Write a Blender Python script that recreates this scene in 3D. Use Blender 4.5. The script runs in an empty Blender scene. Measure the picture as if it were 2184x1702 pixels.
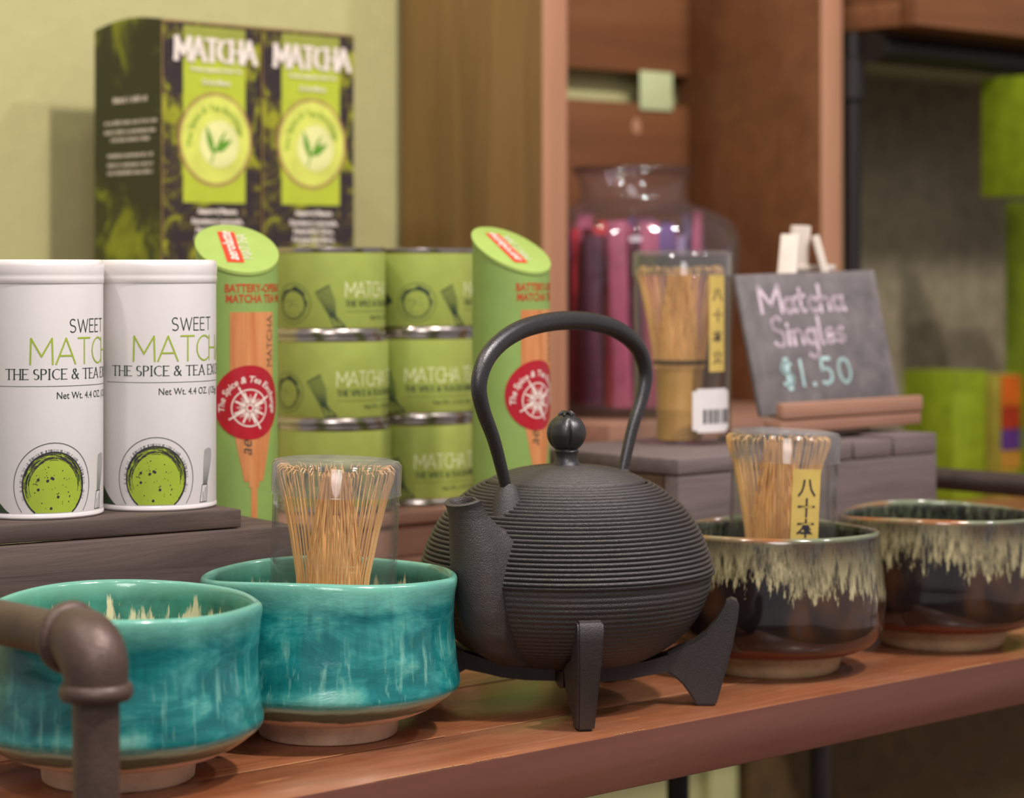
import bpy, bmesh, math, random
from mathutils import Vector, Matrix, noise
PI = math.pi
random.seed(7)
SC = bpy.context.scene
COL = SC.collection
R = math.radians

# ------------------------------------------------------------------ camera
F, YH, H = 5000.0, 570.0, 0.22          # focal length and horizon in pixels, eye height over the shelf
cam = bpy.data.cameras.new('camera'); co = bpy.data.objects.new('camera', cam); COL.objects.link(co)
cam.sensor_fit = 'HORIZONTAL'; cam.sensor_width = 36; cam.lens = 36 * F / 2184
cam.shift_y = -(851 - YH) / 2184
co.location = (0, 0, H); co.rotation_euler = (PI / 2, 0, 0)
cam.clip_start = .05; cam.clip_end = 50
cam.dof.use_dof = True; cam.dof.focus_distance = 1.10; cam.dof.aperture_fstop = 8.6
SC.camera = co

# ------------------------------------------------------------------ world, lamps, exposure
w = bpy.data.worlds.new('world'); SC.world = w; w.use_nodes = True
w.node_tree.nodes['Background'].inputs[0].default_value = (1.0, .93, .95, 1)
w.node_tree.nodes['Background'].inputs[1].default_value = 0.36


def lamp(name, loc, target, energy, size, color, shape='DISK', spread=PI):
    l = bpy.data.lights.new(name, 'AREA'); l.energy = energy; l.size = size; l.shape = shape; l.color = color
    l.spread = spread
    o = bpy.data.objects.new(name, l); COL.objects.link(o); o.location = loc
    o.rotation_euler = (Vector(target) - Vector(loc)).to_track_quat('-Z', 'Y').to_euler()
    return o


lamp('ceiling_spot', (.78, .45, 1.75), (0, 1.25, .05), 34, .13, (1, .92, .85))
lamp('ceiling_spot', (-.75, .15, 1.7), (0, 1.3, .05), 9, .12, (1, .92, .85))
lamp('front_fill', (.1, -1.0, 1.35), (0, 1.3, .1), 15, .8, (1, .94, .94))  # unseen fill added behind the camera for vertical faces
lamp('ceiling_spot', (1.4, .95, 1.7), (.1, 1.6, .1), 12, .1, (.96, .92, 1))
for i_, (x_, y_) in enumerate(((-.35, .75), (.15, .35), (.55, .9), (1.0, .3), (-.9, 1.0))):
    lamp('sparkle_spot', (x_, y_, 1.75), (.05, 1.3, .05), 2.2, .045, (1, .93, .88))  # unseen small lamps added for sparkles on glazed rims
SC.view_settings.view_transform = 'Standard'
SC.view_settings.look = 'None'
SC.view_settings.gamma = 1
SC.view_settings.use_curve_mapping = False
SC.view_settings.exposure = 0.0


# ------------------------------------------------------------------ helpers
def at(x, y, z=0.0):
    "point of the level z seen at picture position x, y"
    d = (H - z) * F / (y - YH)
    return Vector(((x - 1092) / F * d, d, z))


def atd(x, y, d):
    return Vector(((x - 1092) / F * d, d, H - (y - YH) / F * d))


E1 = Vector((.7357, .6773, 0)); E2 = Vector((-.6773, .7357, 0))
YAW = math.atan2(E1.y, E1.x)


def lin(c):
    return tuple(((v / 255) / 12.92 if v / 255 <= .04045 else ((v / 255 + .055) / 1.055) ** 2.4) for v in c) + (1,)


def newmat(name):
    m = bpy.data.materials.new(name); m.use_nodes = True
    nt = m.node_tree; return m, nt, nt.nodes['Principled BSDF']


def N(nt, t, **kw):
    n = nt.nodes.new(t)
    for k, v in kw.items():
        if hasattr(n, k): setattr(n, k, v)
        else: n.inputs[k].default_value = v
    return n


def L(nt, a, b): nt.links.new(a, b)


def coords(nt, scale=(1, 1, 1), rot=(0, 0, 0)):
    tc = N(nt, 'ShaderNodeTexCoord'); mp = N(nt, 'ShaderNodeMapping')
    mp.inputs['Scale'].default_value = scale; mp.inputs['Rotation'].default_value = rot
    L(nt, tc.outputs['Object'], mp.inputs[0]); return mp.outputs[0]


def noise_n(nt, vec, scale, detail=4, rough=.55, dist=0):
    n = N(nt, 'ShaderNodeTexNoise'); n.inputs['Scale'].default_value = scale; n.inputs['Detail'].default_value = detail
    n.inputs['Roughness'].default_value = rough; n.inputs['Distortion'].default_value = dist
    L(nt, vec, n.inputs['Vector']); return n.outputs['Fac']


def ramp(nt, fac, stops):
    r = N(nt, 'ShaderNodeValToRGB'); el = r.color_ramp.elements
    while len(el) > 1: el.remove(el[0])
    el[0].position = stops[0][0]; el[0].color = lin(stops[0][1])
    for p, c in stops[1:]:
        e = el.new(p); e.color = lin(c)
    L(nt, fac, r.inputs[0]); return r.outputs[0]


def vramp(nt, fac, a, b, lo=0., hi=1.):
    r = N(nt, 'ShaderNodeMapRange'); r.inputs[1].default_value = a; r.inputs[2].default_value = b
    r.inputs[3].default_value = lo; r.inputs[4].default_value = hi
    L(nt, fac, r.inputs[0]); return r.outputs[0]


def mix(nt, fac, a, b):
    m = N(nt, 'ShaderNodeMix'); m.data_type = 'RGBA'
    if isinstance(fac, float): m.inputs[0].default_value = fac
    else: L(nt, fac, m.inputs[0])
    for s, v in ((6, a), (7, b)):
        if isinstance(v, tuple): m.inputs[s].default_value = lin(v)
        else: L(nt, v, m.inputs[s])
    return m.outputs[2]


def math_n(nt, op, a, b=None):
    m = N(nt, 'ShaderNodeMath'); m.operation = op
    for i, v in enumerate((a, b)):
        if v is None: continue
        if isinstance(v, (int, float)): m.inputs[i].default_value = v
        else: L(nt, v, m.inputs[i])
    return m.outputs[0]


def bump(nt, b, h, dist, strength=1.):
    n = N(nt, 'ShaderNodeBump'); n.inputs['Distance'].default_value = dist; n.inputs['Strength'].default_value = strength
    L(nt, h, n.inputs['Height']); L(nt, n.outputs[0], b.inputs['Normal'])


def plain(name, c, rough=.5, spec=.5, metal=0., coat=0., vary=0.06, bumpd=0., bs=400):
    m, nt, b = newmat(name)
    v = coords(nt)
    f = noise_n(nt, v, 60, 3)
    d = tuple(max(0, k * (1 - vary * 2)) for k in c); u = tuple(min(255, k * (1 + vary)) for k in c)
    L(nt, ramp(nt, f, [(.3, d), (.7, u)]), b.inputs['Base Color'])
    b.inputs['Roughness'].default_value = rough; b.inputs['Metallic'].default_value = metal
    b.inputs['Specular IOR Level'].default_value = spec
    b.inputs['Coat Weight'].default_value = coat; b.inputs['Coat Roughness'].default_value = .12
    if bumpd: bump(nt, b, noise_n(nt, v, bs, 4), bumpd)
    return m


def wood(name, c1, c2, c3, along='x', rough=.55, spec=.4, scale=1., bumpd=.0003, coat=0., wear=None):
    m, nt, b = newmat(name)
    sc = {'x': (4, 60, 60), 'y': (60, 4, 60), 'z': (60, 60, 4)}[along]
    v = coords(nt, tuple(s * scale for s in sc))
    f = noise_n(nt, v, 1.0, 6, .65, .6)
    g = noise_n(nt, coords(nt, tuple(s * scale * .18 for s in sc)), 1.3, 3)
    c = mix(nt, vramp(nt, g, .3, .7), ramp(nt, f, [(.3, c1), (.6, c2)]), ramp(nt, f, [(.35, c2), (.7, c3)]))
    if wear:
        sp = noise_n(nt, coords(nt, tuple(s * 3 for s in sc)), 1.5, 2)
        c = mix(nt, vramp(nt, sp, .64, .74, 0, .6), c, wear)
        dl = noise_n(nt, coords(nt, (9, 14, 9)), 1.2, 4, .6)
        c = mix(nt, vramp(nt, dl, .45, .7, 0, .45), c, (150, 108, 84))
    L(nt, c, b.inputs['Base Color'])
    b.inputs['Roughness'].default_value = rough; b.inputs['Specular IOR Level'].default_value = spec
    b.inputs['Coat Weight'].default_value = coat; b.inputs['Coat Roughness'].default_value = .2
    bump(nt, b, f, bumpd)
    return m


# ---- objects
def tag(o, label=None, cat=None, group=None, kind=None):
    if label: o['label'] = label
    if cat: o['category'] = cat
    if group: o['group'] = group
    if kind: o['kind'] = kind
    return o


def thing(name, loc, label, cat, rz=0, group=None):
    o = bpy.data.objects.new(name, None); COL.objects.link(o); o.empty_display_size = .01
    o.location = loc; o.rotation_euler = (0, 0, rz)
    return tag(o, label, cat, group)


class MB:
    def __init__(s): s.v = []; s.f = []; s.m = []

    def add(s, vs, fs, mi=0, M=None):
        b = len(s.v)
        s.v += [tuple(M @ Vector(v)) if M is not None else tuple(v) for v in vs]
        s.f += [tuple(b + i for i in f) for f in fs]; s.m += [mi] * len(fs)

    def build(s, name, mats, parent=None, smooth=True, bevel=0, segs=2, angle=35, loc=None, rz=None, kind=None):
        me = bpy.data.meshes.new(name); me.from_pydata(s.v, [], s.f); me.validate()
        if not isinstance(mats, (list, tuple)): mats = [mats]
        for m in mats: me.materials.append(m)
        if len(me.polygons) == len(s.m): me.polygons.foreach_set('material_index', s.m)
        if bevel:
            bm = bmesh.new(); bm.from_mesh(me)
            bmesh.ops.remove_doubles(bm, verts=bm.verts, dist=1e-6)
            es = [e for e in bm.edges if len(e.link_faces) == 2 and e.calc_face_angle(0) > R(30)]
            bmesh.ops.bevel(bm, geom=es, offset=bevel, segments=segs, affect='EDGES', profile=.5)
            bm.to_mesh(me); bm.free()
        if smooth:
            me.polygons.foreach_set('use_smooth', [True] * len(me.polygons))
            me.set_sharp_from_angle(angle=R(angle))
        o = bpy.data.objects.new(name, me); COL.objects.link(o)
        if parent: o.parent = parent
        if loc is not None: o.location = loc
        if rz is not None: o.rotation_euler = (0, 0, rz)
        if kind: o['kind'] = kind
        return o


def box(mb, x0, x1, y0, y1, z0, z1, M=None, mi=0):
    v = [(x, y, z) for z in (z0, z1) for y in (y0, y1) for x in (x0, x1)]
    f = [(0, 2, 3, 1), (4, 5, 7, 6), (0, 1, 5, 4), (2, 6, 7, 3), (0, 4, 6, 2), (1, 3, 7, 5)]
    mb.add(v, f, mi, M)


def lathe(mb, prof, seg=96, mi=0, M=None, rf=None, cap0=False, cap1=False):
    vs = []; n = len(prof)
    for (r, z) in prof:
        for k in range(seg):
            a = 2 * PI * k / seg
            rr, zz = (r, z) if rf is None else rf(r, z, a)
            vs.append((rr * math.sin(a), -rr * math.cos(a), zz))
    fs = []
    for i in range(n - 1):
        for k in range(seg):
            k2 = (k + 1) % seg
            fs.append((i * seg + k, i * seg + k2, (i + 1) * seg + k2, (i + 1) * seg + k))
    if cap0: fs.append(tuple(range(seg))[::-1])
    if cap1: fs.append(tuple((n - 1) * seg + k for k in range(seg)))
    mb.add(vs, fs, mi, M)


def smooth_path(pts, sub=6, closed=False):
    out = []; n = len(pts); P = [Vector(p) for p in pts]
    rng = n if closed else n - 1
    for i in range(rng):
        p0 = P[(i - 1) % n] if (closed or i > 0) else P[0] * 2 - P[1]
        p1 = P[i]; p2 = P[(i + 1) % n]
        p3 = P[(i + 2) % n] if (closed or i + 2 < n) else P[-1] * 2 - P[-2]
        for k in range(sub):
            t = k / sub
            out.append(.5 * ((2 * p1) + (-p0 + p2) * t + (2 * p0 - 5 * p1 + 4 * p2 - p3) * t * t + (-p0 + 3 * p1 - 3 * p2 + p3) * t ** 3))
    if not closed: out.append(P[-1])
    return out


def tube(mb, path, rad, seg=12, mi=0, cap=True, flat=1., up=None, M=None):
    P = [Vector(p) for p in path]; n = len(P); vs = []
    u = Vector(up) if up else Vector((0, 0, 1))
    prev = None
    for i, p in enumerate(P):
        t = (P[min(i + 1, n - 1)] - P[max(i - 1, 0)]).normalized()
        if prev is None:
            a = u - t * u.dot(t)
            if a.length < 1e-4: a = Vector((1, 0, 0)) - t * t.x
        else: a = prev - t * prev.dot(t)
        a.normalize(); prev = a; b = t.cross(a)
        r = rad(i / (n - 1)) if callable(rad) else rad
        for k in range(seg):
            q = 2 * PI * k / seg
            vs.append(p + a * math.cos(q) * r * flat + b * math.sin(q) * r)
    fs = []
    for i in range(n - 1):
        for k in range(seg):
            k2 = (k + 1) % seg
            fs.append((i * seg + k, i * seg + k2, (i + 1) * seg + k2, (i + 1) * seg + k))
    if cap: fs.append(tuple(range(seg))[::-1]); fs.append(tuple((n - 1) * seg + k for k in range(seg)))
    mb.add(vs, fs, mi, M)


def prism(mb, poly, y0, y1, M=None, mi=0):
    n = len(poly)
    vs = [(x, y0, z) for x, z in poly] + [(x, y1, z) for x, z in poly]
    fs = [tuple(range(n)), tuple(range(2 * n - 1, n - 1, -1))] + [(i, i + n, (i + 1) % n + n, (i + 1) % n) for i in range(n)]
    mb.add(vs, fs, mi, M)


# ---- flat print: polygons in (u, v) mapped on a surface
def arc(cx, cy, rx, ry, a0, a1, n=14):
    return [(cx + rx * math.cos(R(a0 + (a1 - a0) * i / n)), cy + ry * math.sin(R(a0 + (a1 - a0) * i / n))) for i in range(n + 1)]


G = {
    'M': (.92, [[(0, 0), (.03, 1), (.46, .3), (.89, 1), (.92, 0)]]),
    'A': (.86, [[(0, 0), (.43, 1), (.86, 0)], [(.14, .32), (.72, .32)]]),
    'T': (.66, [[(0, 1), (.66, 1)], [(.33, 1), (.33, 0)]]),
    'C': (.72, [arc(.48, .5, .46, .5, 52, 308, 18)]),
    'H': (.66, [[(0, 0), (0, 1)], [(.66, 0), (.66, 1)], [(0, .5), (.66, .5)]]),
    'S': (.5, [arc(.26, .75, .23, .25, 40, 270, 12) + arc(.25, .25, .25, .25, 90, -140, 12)[1:]]),
    'W': (1.0, [[(0, 1), (.25, 0), (.5, .95), (.75, 0), (1.0, 1)]]),
    'E': (.48, [[(.48, 1), (0, 1), (0, 0), (.48, 0)], [(0, .52), (.42, .52)]]),
    'P': (.52, [[(0, 0), (0, 1), (.25, 1)] + arc(.25, .75, .25, .25, 90, -90, 8) + [(0, .5)]]),
    'I': (.1, [[(.05, 0), (.05, 1)]]),
    'X': (.66, [[(0, 0), (.66, 1)], [(0, 1), (.66, 0)]]),
    'N': (.7, [[(0, 0), (0, 1), (.7, 0), (.7, 1)]]),
    'G': (.76, [arc(.48, .5, .46, .5, 52, 350, 18) + [(.93 - .02, .45), (.6, .45)]]),
    'O': (.9, [arc(.45, .5, .45, .5, 0, 360, 22)]),
    'K': (.6, [[(0, 0), (0, 1)], [(.58, 1), (0, .45)], [(.2, .62), (.6, 0)]]),
    'R': (.56, [[(0, 0), (0, 1), (.25, 1)] + arc(.25, .75, .25, .25, 90, -90, 8) + [(0, .5)], [(.25, .5), (.56, 0)]]),
    'L': (.45, [[(0, 1), (0, 0), (.45, 0)]]),
    '&': (.8, [[(.78, 0), (.2, .72)] + arc(.34, .82, .16, .18, 200, -30, 8) + [(.1, .4)] + arc(.28, .22, .24, .22, 150, 320, 8) + [(.75, .5)]]),
    # chalk hand
    'a': (.5, [arc(.24, .25, .22, .25, 20, 360, 12), [(.47, .5), (.45, .15), (.55, 0)]]),
    't': (.4, [[(.2, .85), (.17, .1), (.35, 0)], [(0, .55), (.4, .58)]]),
    'c': (.42, [arc(.25, .25, .22, .25, 45, 310, 12)]),
    'h': (.5, [[(.05, .95), (.03, 0)], [(.04, .3)] + arc(.24, .3, .2, .2, 170, 0, 8) + [(.46, 0)]]),
    'i': (.15, [[(.07, .5), (.07, 0)], [(.07, .7), (.08, .74)]]),
    'n': (.48, [[(.03, .5), (.03, 0)], [(.04, .3)] + arc(.24, .3, .2, .2, 170, 0, 8) + [(.46, 0)]]),
    'g': (.5, [arc(.24, .25, .22, .25, 20, 360, 12), [(.47, .5), (.46, -.3)] + arc(.25, -.3, .21, .16, 0, -150, 6)]),
    'l': (.18, [[(.08, .95), (.06, .05), (.16, 0)]]),
    'e': (.45, [[(.04, .25), (.44, .28)] + arc(.24, .25, .21, .25, 10, 320, 12)]),
    's': (.35, [arc(.18, .38, .14, .13, 40, 270, 7) + arc(.17, .13, .15, .13, 90, -140, 7)[1:]]),
    '$': (.5, [arc(.26, .7, .2, .2, 40, 270, 9) + arc(.25, .28, .22, .22, 90, -140, 9)[1:], [(.22, 1.05), (.27, -.1)], [(.3, 1.05), (.34, -.08)]]),
    '1': (.2, [[(.1, .95), (.1, 0)]]), '.': (.15, [[(.06, .03), (.1, .03)]]),
    '5': (.5, [[(.45, .95), (.1, .95), (.08, .55)] + arc(.22, .3, .24, .28, 100, -130, 9)]),
    '0': (.55, [arc(.27, .45, .24, .45, 0, 360, 16)]),
}


class Ink:
    "collects polygons in the plane (u, v)"

    def __init__(s): s.p = []

    def seg(s, a, b, wd, ext=.35, step=.0022):
        ax, ay = a; bx, by = b; dx, dy = bx - ax, by - ay; l = math.hypot(dx, dy)
        if l < 1e-9: return
        dx /= l; dy /= l; e = wd * ext; ax -= dx * e; ay -= dy * e; l += 2 * e
        n = max(1, int(math.ceil(l / step))); nx, ny = -dy * wd / 2, dx * wd / 2
        for i in range(n):
            t0 = l * i / n; t1 = l * (i + 1) / n
            s.p.append([(ax + dx * t0 + nx, ay + dy * t0 + ny), (ax + dx * t0 - nx, ay + dy * t0 - ny),
                        (ax + dx * t1 - nx, ay + dy * t1 - ny), (ax + dx * t1 + nx, ay + dy * t1 + ny)])

    def line(s, pts, wd, **k):
        for a, b in zip(pts[:-1], pts[1:]): s.seg(a, b, wd, **k)

    def stroke_text(s, txt, u, v, h, wd, gap=.22, xs=1., serif=False, jit=0, space=.45):
        for ch in txt:
            if ch == ' ': u += space * h * xs; continue
            gw, st = G[ch]
            for pl in st:
                q = [(u + (x + random.uniform(-jit, jit)) * h * xs, v + (y + random.uniform(-jit, jit)) * h) for x, y in pl]
                for a, b in zip(q[:-1], q[1:]):
                    ww = wd
                    if serif: ww = wd * (1.7 if abs(b[1] - a[1]) > abs(b[0] - a[0]) * 1.2 else .75)
                    s.seg(a, b, ww)
                if serif and len(pl) < 9:
                    for (x, y), (qx, qy) in zip(pl, q):
                        if y in (0, 1) and ch not in 'SCGO&':
                            s.seg((qx - .11 * h, qy), (qx + .11 * h, qy), wd * .8)
            u += (gw + gap) * h * xs
        return u

    def poly(s, pts): s.p.append(pts)

    def disc(s, cx, cy, rx, ry=None, clip=None, n=40, rings=6):
        ry = ry or rx
        for j in range(rings):
            for i in range(n):
                q = []
                for (jj, ii) in ((j, i), (j + 1, i), (j + 1, i + 1), (j, i + 1)):
                    a = 2 * PI * ii / n; f = jj / rings
                    y = cy + ry * f * math.sin(a)
                    if clip is not None: y = max(y, clip)
                    q.append((cx + rx * f * math.cos(a), y))
                if j == 0: q = q[:3]
                s.p.append(q)

    def ring(s, cx, cy, r, wd, clip=None, a0=0, a1=360, n=48, ry=None):
        pts = arc(cx, cy, r, ry or r, a0, a1, n)
        for a, b in zip(pts[:-1], pts[1:]):
            if clip is None or (a[1] > clip and b[1] > clip): s.seg(a, b, wd, ext=.2)

    def cols(s, u0, u1, lo, hi, n=16, m=8):
        for i in range(n):
            a = u0 + (u1 - u0) * i / n; b = u0 + (u1 - u0) * (i + 1) / n
            for j in range(m):
                f0 = j / m; f1 = (j + 1) / m
                s.p.append([(a, lo(a) + (hi(a) - lo(a)) * f0), (b, lo(b) + (hi(b) - lo(b)) * f0),
                            (b, lo(b) + (hi(b) - lo(b)) * f1), (a, lo(a) + (hi(a) - lo(a)) * f1)])

    def font(s, txt, u, v, size, bold=0., xs=1., rot=0., align='LEFT', shear=0., bend=None):
        cu = bpy.data.curves.new('t', 'FONT'); cu.body = txt; cu.size = size; cu.offset = bold; cu.align_x = align
        cu.resolution_u = 3; cu.shear = shear
        o = bpy.data.objects.new('t', cu); COL.objects.link(o)
        dg = bpy.context.evaluated_depsgraph_get(); me = bpy.data.meshes.new_from_object(o.evaluated_get(dg))
        c, sn = math.cos(rot), math.sin(rot)
        vs = []
        for p in me.vertices:
            x, y = p.co.x * xs, p.co.y
            if bend:  # arc lettering: (cx, cy, radius, start angle), running clockwise
                a = bend[3] - x / bend[2]; rr = bend[2] + y
                vs.append((bend[0] + rr * math.cos(a), bend[1] + rr * math.sin(a)))
            else: vs.append((u + x * c - y * sn, v + x * sn + y * c))
        for f in me.polygons: s.p.append([vs[i] for i in f.vertices])
        bpy.data.objects.remove(o); bpy.data.curves.remove(cu); bpy.data.meshes.remove(me)

    def shift(s, du, dv):
        r = Ink(); r.p = [[(x + du, y + dv) for x, y in q] for q in s.p]; return r

    def build(s, name, mp, mat, parent, off=.00015, label=None):
        vs = []; fs = []
        for q in s.p:
            b = len(vs); vs += [tuple(mp(x, y, off)) for x, y in q]; fs.append(tuple(range(b, b + len(q))))
        me = bpy.data.meshes.new(name); me.from_pydata(vs, [], fs); me.materials.append(mat)
        o = bpy.data.objects.new(name, me); COL.objects.link(o); o.parent = parent
        if label: o['label'] = label
        return o


def cyl(r, phi0=0.):
    def f(u, v, off):
        a = u / r + phi0; return ((r + off) * math.sin(a), -(r + off) * math.cos(a), v)
    return f


def flat(o, eu, ev):
    o, eu, ev = Vector(o), Vector(eu), Vector(ev); n = eu.cross(ev).normalized()
    return lambda u, v, off: o + eu * u + ev * v + n * off


def copy_tree(o, parent=None):
    c = o.copy(); COL.objects.link(c); c.parent = parent
    for ch in list(o.children): copy_tree(ch, c)
    return c


# ------------------------------------------------------------------ materials
M_ = {}
def glaze_teal():
    m, nt, b = newmat('teal_glaze')
    tc = N(nt, 'ShaderNodeTexCoord'); sx = N(nt, 'ShaderNodeSeparateXYZ'); L(nt, tc.outputs['Object'], sx.inputs[0]); z = sx.outputs[2]
    big = noise_n(nt, coords(nt, (28, 28, 60)), 1, 5, .6, .4)
    st = noise_n(nt, coords(nt, (260, 260, 28)), 1, 3, .6)
    c = ramp(nt, big, [(.3, (4, 86, 88)), (.45, (20, 114, 114)), (.56, (56, 142, 136)), (.7, (112, 174, 158))])
    c = mix(nt, math_n(nt, 'MULTIPLY', vramp(nt, st, .56, .72, 0, .65), vramp(nt, z, .06, .04)), c, (128, 186, 168))
    c = mix(nt, math_n(nt, 'MULTIPLY', vramp(nt, st, .5, .3, 0, .5), vramp(nt, z, .02, .04)), c, (4, 84, 88))
    zz = math_n(nt, 'ADD', z, math_n(nt, 'MULTIPLY', math_n(nt, 'SUBTRACT', big, .5), .008))
    c = mix(nt, vramp(nt, zz, .062, .0745, 0, .75), c, (110, 172, 150))           # thin glaze on the rim
    c = mix(nt, vramp(nt, zz, .0230, .0212), c, (150, 186, 162))
    c = mix(nt, vramp(nt, zz, .0205, .0190), c, (96, 112, 92))                 # green olive band
    c = mix(nt, vramp(nt, zz, .0150, .0140), c, (222, 188, 158))
    L(nt, c, b.inputs['Base Color'])
    b.inputs['Roughness'].default_value = .17; b.inputs['Coat Weight'].default_value = .4; b.inputs['Coat Roughness'].default_value = .06
    L(nt, vramp(nt, zz, .0155, .0140, .2, .8), b.inputs['Roughness'])
    L(nt, vramp(nt, zz, .0140, .0155, 0, .4), b.inputs['Coat Weight'])
    bump(nt, b, big, .0012, .7); return m


def glaze_teal_in():
    m, nt, b = newmat('teal_glaze_inside')
    tc = N(nt, 'ShaderNodeTexCoord'); sx = N(nt, 'ShaderNodeSeparateXYZ'); L(nt, tc.outputs['Object'], sx.inputs[0]); z = sx.outputs[2]
    big = noise_n(nt, coords(nt, (40, 40, 40)), 1, 4, .6, .4); st = noise_n(nt, coords(nt, (240, 240, 30)), 1, 3, .6)
    c = ramp(nt, big, [(.35, (24, 84, 74)), (.5, (52, 112, 94)), (.7, (56, 136, 120))])
    k = math_n(nt, 'ADD', z, math_n(nt, 'MULTIPLY', math_n(nt, 'SUBTRACT', st, .5), -.045))
    c = mix(nt, vramp(nt, k, .064, .060, 0, .85), c, (205, 200, 160))
    c = mix(nt, vramp(nt, z, .068, .0745, 0, .75), c, (110, 172, 150))
    L(nt, c, b.inputs['Base Color']); b.inputs['Roughness'].default_value = .18; b.inputs['Coat Weight'].default_value = .4
    bump(nt, b, big, .0008, .6); return m


def glaze_dark(inside=False):
    m, nt, b = newmat('dark_drip_glaze')
    tc = N(nt, 'ShaderNodeTexCoord'); sx = N(nt, 'ShaderNodeSeparateXYZ'); L(nt, tc.outputs['Object'], sx.inputs[0]); z = sx.outputs[2]
    big = noise_n(nt, coords(nt, (22, 22, 14)), 1, 3, .5, .3)
    st = noise_n(nt, coords(nt, (330, 330, 75)), 1, 3, .65)
    sl = noise_n(nt, coords(nt, (24, 24, 6)), 1, 2, .5)
    base = ramp(nt, big, [(.36, (14, 11, 14)), (.55, (34, 26, 25)), (.64, (66, 42, 26)), (.72, (52, 56, 66))])
    if inside:
        c = ramp(nt, st, [(.4, (32, 34, 30)), (.62, (72, 78, 62)), (.8, (150, 150, 120))])
    else:
        zb = math_n(nt, 'ADD', z, math_n(nt, 'MULTIPLY', math_n(nt, 'SUBTRACT', sl, .5), .045))
        k = math_n(nt, 'ADD', zb, math_n(nt, 'MULTIPLY', math_n(nt, 'SUBTRACT', st, .5), .045))
        band = math_n(nt, 'MULTIPLY', vramp(nt, k, .050, .054), vramp(nt, k, .080, .066, .1, 1))
        c = mix(nt, band, base, ramp(nt, st, [(.35, (58, 54, 42)), (.5, (112, 104, 76)), (.7, (172, 162, 122))]))
    c = mix(nt, vramp(nt, z, .0745, .0765, 0, .85), c, mix(nt, vramp(nt, sl, .4, .6), (150, 86, 36), (118, 128, 100)))
    zl = math_n(nt, 'ADD', z, math_n(nt, 'MULTIPLY', math_n(nt, 'SUBTRACT', sl, .5), .01))
    c = mix(nt, vramp(nt, zl, .0175, .0150), c, (112, 58, 34))
    L(nt, c, b.inputs['Base Color']); b.inputs['Roughness'].default_value = .14
    L(nt, vramp(nt, zl, .018, .015, .14, .5), b.inputs['Roughness'])
    b.inputs['Coat Weight'].default_value = .5; b.inputs['Coat Roughness'].default_value = .05
    bump(nt, b, sl, .0012, .6); return m


def cast_iron(name, c, rough, grain):
    m, nt, b = newmat(name)
    v = coords(nt); n = noise_n(nt, v, 1500, 3, .7); g = noise_n(nt, v, 30, 3)
    L(nt, mix(nt, vramp(nt, g, .35, .65), c, tuple(k * 1.18 for k in c)), b.inputs['Base Color'])
    L(nt, vramp(nt, n, .35, .65, rough - .08, rough + .12), b.inputs['Roughness'])
    b.inputs['Specular IOR Level'].default_value = 1.0; b.inputs['Metallic'].default_value = .2
    bump(nt, b, n, grain); return m


def clear(name, tint=(.97, .97, .97), edge=(.62, .62, .64), rough=.04, ior=1.45, haze=0.):
    "thin clear wall: lets light straight through, reflects by Fresnel, denser where it is seen edge on"
    m, nt, b = newmat(name); nt.nodes.remove(b); out = nt.nodes['Material Output']
    lw = N(nt, 'ShaderNodeLayerWeight'); lw.inputs[0].default_value = .32
    cm = N(nt, 'ShaderNodeMix'); cm.data_type = 'RGBA'; cm.inputs[6].default_value = tint + (1,); cm.inputs[7].default_value = edge + (1,)
    p = math_n(nt, 'POWER', lw.outputs['Facing'], 2.2); L(nt, p, cm.inputs[0])
    tr = N(nt, 'ShaderNodeBsdfTransparent'); L(nt, cm.outputs[2], tr.inputs[0])
    gl = N(nt, 'ShaderNodeBsdfGlossy'); gl.inputs['Roughness'].default_value = rough
    lf = N(nt, 'ShaderNodeLayerWeight'); lf.inputs[0].default_value = .5
    f0 = ((ior - 1) / (ior + 1)) ** 2
    fr = math_n(nt, 'ADD', math_n(nt, 'MULTIPLY', math_n(nt, 'POWER', lf.outputs['Facing'], 5), .8), f0)
    mx = N(nt, 'ShaderNodeMixShader'); L(nt, fr, mx.inputs[0]); L(nt, tr.outputs[0], mx.inputs[1]); L(nt, gl.outputs[0], mx.inputs[2])
    o_ = mx.outputs[0]
    if haze:
        df = N(nt, 'ShaderNodeBsdfDiffuse'); df.inputs[0].default_value = (.8, .78, .78, 1); h = N(nt, 'ShaderNodeMixShader')
        L(nt, math_n(nt, 'ADD', math_n(nt, 'MULTIPLY', p, haze * 4), haze), h.inputs[0]); L(nt, o_, h.inputs[1]); L(nt, df.outputs[0], h.inputs[2]); o_ = h.outputs[0]
    L(nt, o_, out.inputs[0]); return m


TEAL, TEAL_IN, DARK, DARK_IN = glaze_teal(), glaze_teal_in(), glaze_dark(), glaze_dark(True)
CLAY = plain('unglazed_clay', (226, 192, 160), .85, .2, bumpd=.0003, bs=700, vary=.05)
CLAY2 = plain('tan_clay', (196, 164, 124), .8, .2, bumpd=.0003, bs=700)
IRON = cast_iron('cast_iron', (50, 46, 44), .40, .00045)
IRON_S = cast_iron('cast_iron_smooth', (34, 32, 33), .30, .0001)
IRON_STAND = cast_iron('cast_iron_stand', (40, 34, 33), .42, .0002)
PIPE = plain('brown_iron_pipe', (86, 68, 60), .42, .5, metal=.3, bumpd=.0003, bs=500)
PIPE_D = plain('black_iron_pipe', (26, 22, 20), .5, .4)
PIPE_G = plain('dark_grey_pipe', (62, 52, 50), .5, .4)
SHELF = wood('varnished_mahogany', (100, 55, 32), (136, 80, 48), (164, 106, 72), 'x', .40, .5, .9, .0002, .25, wear=(196, 140, 90))
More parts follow.
